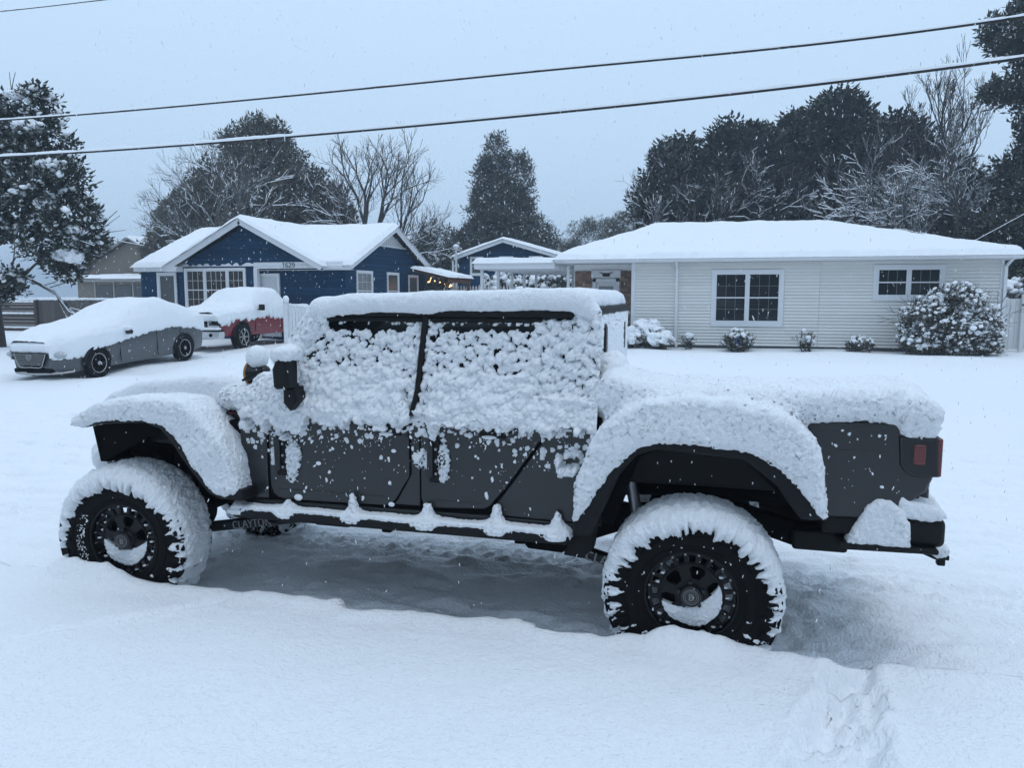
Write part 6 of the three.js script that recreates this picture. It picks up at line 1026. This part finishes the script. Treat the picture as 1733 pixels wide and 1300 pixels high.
shrub('rose_bush', 'sparse little bush between the wall seam and large shrub', [7.35, -18.35], 0.7, 0.34, 80, 319, { snow: 1.1, ss: 0.04, hole: 0.0, stems: 8 });
shrub('hedge', 'tall snow-crusted hedge seen through the carport', [-3.4, -28.6], 6.0, 2.5, 5200, 323, { blobs: [[-2.3, 1.3, 0, 1.2, 1.1, 0.8], [-0.9, 1.2, 0, 1.1, 1.1, 0.8], [0.5, 1.25, 0, 1.2, 1.1, 0.8], [1.9, 1.2, 0, 1.1, 1.15, 0.8], [3, 1.1, 0, 0.9, 1.0, 0.8]], stems: 16, snow: 0.45, ss: 0.075, size: 2.4 });
shrub('hedge', 'snowy hedge beyond the white gate at the right edge', [13.2, -22.5], 3, 2.3, 1500, 331, { blobs: [[0, 1.2, 0, 1.4, 1.0, 0.8], [-1.2, 1.0, 0, 1, 0.9, 0.7]], snow: 0.7, ss: 0.07, size: 2 });

// ---------------------------------------------------------------- fences, gate, wires, falling snow
{ // weathered board fence at the left
  const F = thing('wooden_fence', 'weathered wooden board fence with snow on its top rail at the left', 'fence', [-23.1, Gy - 0.04, -22]);
  const r = rng(61), greys = [0, 1, 2, 3].map((i) => M(0.075 + 0.014 * i, 0.066 + 0.012 * i, 0.06 + 0.01 * i, 0.9)), browns = [0, 1, 2].map((i) => M(0.06 + 0.012 * i, 0.045 + 0.008 * i, 0.036 + 0.006 * i, 0.9));
  const bg = [0, 1, 2].map((i) => bx(-0.068, 0.068, 0, 1.4 + 0.02 * i, -0.01, 0.01, 0.004));
  for (let x = -1.4; x < 3.7; x += 0.145) { const b = part(F, 'board', bg[Math.floor(r() * 3)], greys[Math.floor(r() * 4)]); b.position.set(x, 0, 0.01 * (r() - 0.5)); b.rotation.z = 0.012 * (r() - 0.5); }
  for (const y of [0.35, 1.15]) part(F, 'rail', bx(-1.5, 3.75, y, y + 0.09, -0.06, -0.02), greys[0]);
  part(F, 'top_snow', nets(crumble(rbox([1.1, 1.46, 0], [2.62, 0.045, 0.05], 0.035), 0.02, 0.012), [-1.62, 1.36, -0.1], [3.82, 1.56, 0.1], 0.022), snow);
  // nearer stretch with its rails on the outside
  for (let y = 0.06; y < 1.3; y += 0.15) part(F, 'plank', bx(-3.9, -1.48, y, y + 0.142, 0.02, 0.045, 0.004), browns[Math.floor(r() * 3)]);
  for (const y of [0.12, 0.72]) { part(F, 'rail', bx(-3.9, -1.55, y, y + 0.1, 0.045, 0.13), browns[1]); part(F, 'rail_snow', nets(crumble(rbox([-2.72, y + 0.13, 0.09], [1.15, 0.04, 0.05], 0.03), 0.012, 0.01), [-3.95, y + 0.06, 0.02], [-1.5, y + 0.22, 0.18], 0.022), snow); }
  part(F, 'post', bx(-1.52, -1.4, 0, 1.42, 0.02, 0.14), browns[0]);
  part(F, 'top_snow', nets(crumble(rbox([-2.7, 1.35, 0.03], [1.2, 0.035, 0.04], 0.03), 0.02, 0.01), [-3.95, 1.28, -0.06], [-1.45, 1.44, 0.12], 0.022), snow);
}
const vinyl = M(0.72, 0.73, 0.74, 0.4);
function vinylFence(label, [x, y, z], n, pitch, top, snowy) {
  const F = thing('vinyl_fence', label, 'fence', [x, y, z]);
  const pk = ext([[-0.045, 0], [0.045, 0], [0.045, 1], [0, 1.05], [-0.045, 1]], -0.01, 0.01, 0.003);
  for (let i = 0; i < n; i++) { const p = part(F, 'picket', pk, vinyl); p.position.set(0.14 + i * pitch, 0.03, 0); p.scale.y = top(i); }
  for (const h of [0.3, 1.05]) part(F, 'rail', bx(0.05, 0.14 + n * pitch, h, h + 0.1, -0.055, -0.012, 0.01), vinyl);
  const post = part(F, 'post', bx(-0.065, 0.065, 0, top(0) + 0.12, -0.065, 0.065, 0.01), vinyl); part(post, 'cap', new THREE.ConeGeometry(0.105, 0.07, 4).rotateY(Math.PI / 4).translate(0, top(0) + 0.155, 0), vinyl);
  if (snowy) { part(F, 'post_snow', nets(crumble(ball([0, top(0) + 0.22, 0], [0.085, 0.11, 0.085]), 0.01), [-0.14, top(0) + 0.08, -0.14], [0.14, top(0) + 0.4, 0.14], 0.015), snow); for (let i = 0; i < n; i++) part(F, 'picket_snow', nets(crumble(ball([0.14 + i * pitch, 0.03 + top(i) * 1.03, 0], [0.05, 0.035, 0.03]), 0.01), [0.06 + i * pitch, top(i) - 0.06, -0.06], [0.22 + i * pitch, top(i) + 0.16, 0.06], 0.018), snow); }
}
vinylFence('white vinyl picket fence with snow-capped post behind the truck cab', [-8.42, 0.32, -15], 26, 0.105, (i) => 1.30 - 0.012 * Math.min(i, 8), true);
vinylFence('white pointed picket fence showing just above the truck roof', [-7.9, 0.36, -27.8], 24, 0.14, () => 1.88, false);
{ // gate at the right edge
  const F = thing('white_gate', 'white vertical board gate beside the right corner of the white house', 'gate', [11.2, Gy, -19.6]);
  for (let i = 0; i < 11; i++) part(F, 'board', bx(0.02 + i * 0.135, 0.15 + i * 0.135, 0.1, 1.5, 0, 0.025, 0.006), whitePaint);
  for (const y of [0.3, 1.2]) part(F, 'rail', bx(0, 1.55, y, y + 0.09, -0.045, -0.004), whitePaint);
  part(F, 'post', bx(0.40, 0.50, 0, 1.62, 0.026, 0.12, 0.01), whitePaint); part(F, 'post', bx(-0.1, 0.0, 0, 1.6, -0.05, 0.06, 0.01), whitePaint);
  part(F, 'hinge', bx(0.4, 0.62, 1.3, 1.35, 0.12, 0.13), M(0.05, 0.05, 0.05, 0.5));
}
{ // blue ring of a garden hose hanger in the bush, and a drain boot by the downspout
  const h = thing('garden_ornament', 'small round blue garden ornament in the bush under the left window', 'ornament', [4.1, groundY(4.1, -17.95), -17.95]);
  part(h, 'disc', new THREE.TorusGeometry(0.075, 0.018, 8, 24).translate(0, 0.34, 0), M(0.02, 0.07, 0.2, 0.4)); part(h, 'stake', rod([0, 0, 0], [0, 0.28, 0], 0.008, 6), blackPlastic);
}
function cable(name, label, pts, r, snowR, group) {
  const C = thing(name, label, 'cable', [0, 0, 0], 0, group), curve = new THREE.CatmullRomCurve3(pts.map((p) => new THREE.Vector3(...p)));
  part(C, 'wire', new THREE.TubeGeometry(curve, 90, r, 8), M(0.012, 0.012, 0.013, 0.7));
  if (snowR) { const n = 900, pr = []; const g = gridGeo(n, 6, (i, j) => { const t = i / n, c = curve.getPoint(t), tg = curve.getTangent(t), k = new THREE.Vector3(-tg.z, 0, tg.x).normalize(), a = (j / 6 - 0.5) * 3.3, s = snowR * clamp(0.85 + 0.5 * n2(t * 60, pts[0][1]) + 0.25 * n2(t * 260, 1), 0.3, 1.6); pr[i] = s; return [c.x + k.x * Math.sin(a) * (r * 0.9 + s * 0.25), c.y + r * 0.1 + Math.cos(a) * (r + s) * 0.95, c.z + k.z * Math.sin(a) * (r * 0.9 + s * 0.25)]; }, (i) => pr[i] > snowR * 0.22); part(C, 'snow', metreUV(g), snowTwoSide); }
}
cable('power_line', 'upper thick overhead cable lined with snow', [[-27, 6.95, -12.3], [-14, 6.32, -11.2], [-0.4, 6.2, -10.1], [7.8, 6.12, -8.9], [17, 6.9, -7.6]], 0.028, 0.018, 'overhead cables');
cable('power_line', 'lower thick overhead cable heaped with snow', [[-27, 6.0, -12.3], [-14, 5.42, -11.15], [-0.4, 5.4, -10.1], [7.8, 5.5, -8.8], [17, 6.1, -7.6]], 0.034, 0.032, 'overhead cables');
cable('power_line', 'high thin cable crossing the top left corner', [[-27, 9.6, -12.3], [-13.8, 8.9, -11.2], [-10, 8.5, -10.3], [-4, 8.2, -9.6], [17, 9.4, -7.6]], 0.014, 0.012, 'overhead cables');
cable('service_wire', 'thin service wire reaching the left eave of the blue house', [[-33, 6.4, -22], [-26, 5.0, -20.9], [-19.5, 4.15, -20.0], [-16.9, 3.75, -19.5]], 0.012, 0.01);
cable('service_wire', 'thin service wire falling to the right end of the white roof', [[17, 7.4, -12], [12.6, 4.9, -18.6], [11.7, 4.2, -20.1], [11.0, 3.6, -21.8]], 0.012, 0.012);
for (const [x, z, label] of [[-27, -12.5, 'wooden utility pole carrying the cables beyond the left edge'], [17, -7.8, 'wooden utility pole carrying the cables beyond the right edge']]) { const p = thing('utility_pole', label, 'pole', [x, 0.2, z], 0, 'utility poles'); part(p, 'shaft', cyl(0.15, 10.2, 16, 0.11).translate(0, 5.1, 0), barkM); part(p, 'cross_arm', bx(-0.06, 0.06, 9.2, 9.32, -0.9, 0.9), barkM); }
{ // slim post with a snowy cap by the outbuilding
  const p = thing('lamp_post', 'slim white post with a snow cap left of the outbuilding', 'post', [-8.25, Gy, -29.4]); part(p, 'shaft', cyl(0.05, 3.7, 14).translate(0, 1.85, 0), whitePaint); part(p, 'cap', cyl(0.13, 0.05, 18, 0.09).translate(0, 3.72, 0), whitePaint); part(p, 'snow', nets(crumble(ball([0, 3.82, 0], [0.14, 0.09, 0.14]), 0.01), [-0.2, 3.7, -0.2], [0.2, 3.96, 0.2], 0.02), snow);
}
{ // flakes in the air
  const r = rng(909), n = 9000, g = new THREE.IcosahedronGeometry(1, 1), m = new THREE.InstancedMesh(g, snowPlain, n), o = new THREE.Object3D();
  
  for (let i = 0; i < n; i++) {
    const d = 1.6 + 15 * r() ** 0.8, x = 3.59 - 0.26 * d + (r() - 0.5) * 1.5 * d, z = 4.835 - d * (0.9 + 0.2 * r()), y = lerp(0.25, 0.7 * d + 1.4, r());
    o.position.set(x, y, z); o.rotation.set((r() - 0.5) * 0.5, r() * 6, 0.25 + (r() - 0.5) * 0.5); const s = (0.0011 + 0.0017 * r()) * Math.min(1.6, 0.3 + d / 5); o.scale.set(s * 0.7, s * (1.4 + 2.6 * r()), s * 0.7); o.updateMatrix(); m.setMatrixAt(i, o.matrix);
  }
  m.name = 'falling_snow'; m.userData = { kind: 'stuff', label: 'snowflakes falling through the air', category: 'snow' }; m.castShadow = m.receiveShadow = true; scene.add(m);
}
scene.fog = new THREE.FogExp2(HAZE, 0.0024);

// ---------------------------------------------------------------- behind the photographer: the house and evergreens that shut off the sky on this side of the street
{
  const H = thing('brick_house', 'brick house behind the photographer, outside the picture', 'house', [3, 0.3, 18]);
  const brick = M(0.16, 0.09, 0.07, 0.9), P = (n, g, m) => part(H, n, g.translate(-3, -0.3, -14), m);
  P('wall', ext([[-(9.5), 0.2], [-(9.5), 3.2], [-(14.5), 6.4], [-(19.5), 3.2], [-(19.5), 0.2]], 0, 24, 0.01).rotateY(-Math.PI / 2).rotateY(Math.PI).translate(-9, 0, 0), brick);
  P('roof', triRoof([[[-9.5, 2.95, 9.0], [15.5, 2.95, 9.0], [15.5, 6.5, 14.5]], [[-9.5, 2.95, 9.0], [15.5, 6.5, 14.5], [-9.5, 6.5, 14.5]], [[-9.5, 2.95, 20], [15.5, 2.95, 20], [15.5, 6.5, 14.5]], [[-9.5, 2.95, 20], [15.5, 6.5, 14.5], [-9.5, 6.5, 14.5]]]), roofDark);
  for (const x of [-6, -1.5, 7, 11]) { const w = P('window', bx(x, x + 1.4, 1.1, 2.5, 9.44, 9.5), whiteTrim); part(w, 'pane', bx(x + 0.1, x + 1.3, 1.2, 2.4, 9.42, 9.438).translate(-3, -0.3, -14), paneM); }
  P('door', bx(3, 4, 0.4, 2.5, 9.44, 9.5), doorWhite);
  for (const [x, z, s, k] of [[-7.5, 10.2, 501, 'left'], [13.5, 10.0, 521, 'right']]) tree('porch_evergreen', `tall evergreen behind the photographer at the ${k}`, [x, z], (t) => {
    part(t, 'trunk', trunkG(7, 0.35, 0.12), barkM);
    crown(t, [[0, 9.0, 0, 1.8, 2.4, 1.8], [0, 6.6, 0, 2.6, 2.4, 2.4], [-1.4, 4.4, 0, 2.2, 2.0, 2.0], [1.4, 4.4, 0, 2.2, 2.0, 2.0]], 1700, 'broad', leafDark, s, { size: 2.4, snowShare: 0.2, snowSize: 0.12 });
  });
}

renderer.render(scene, camera);
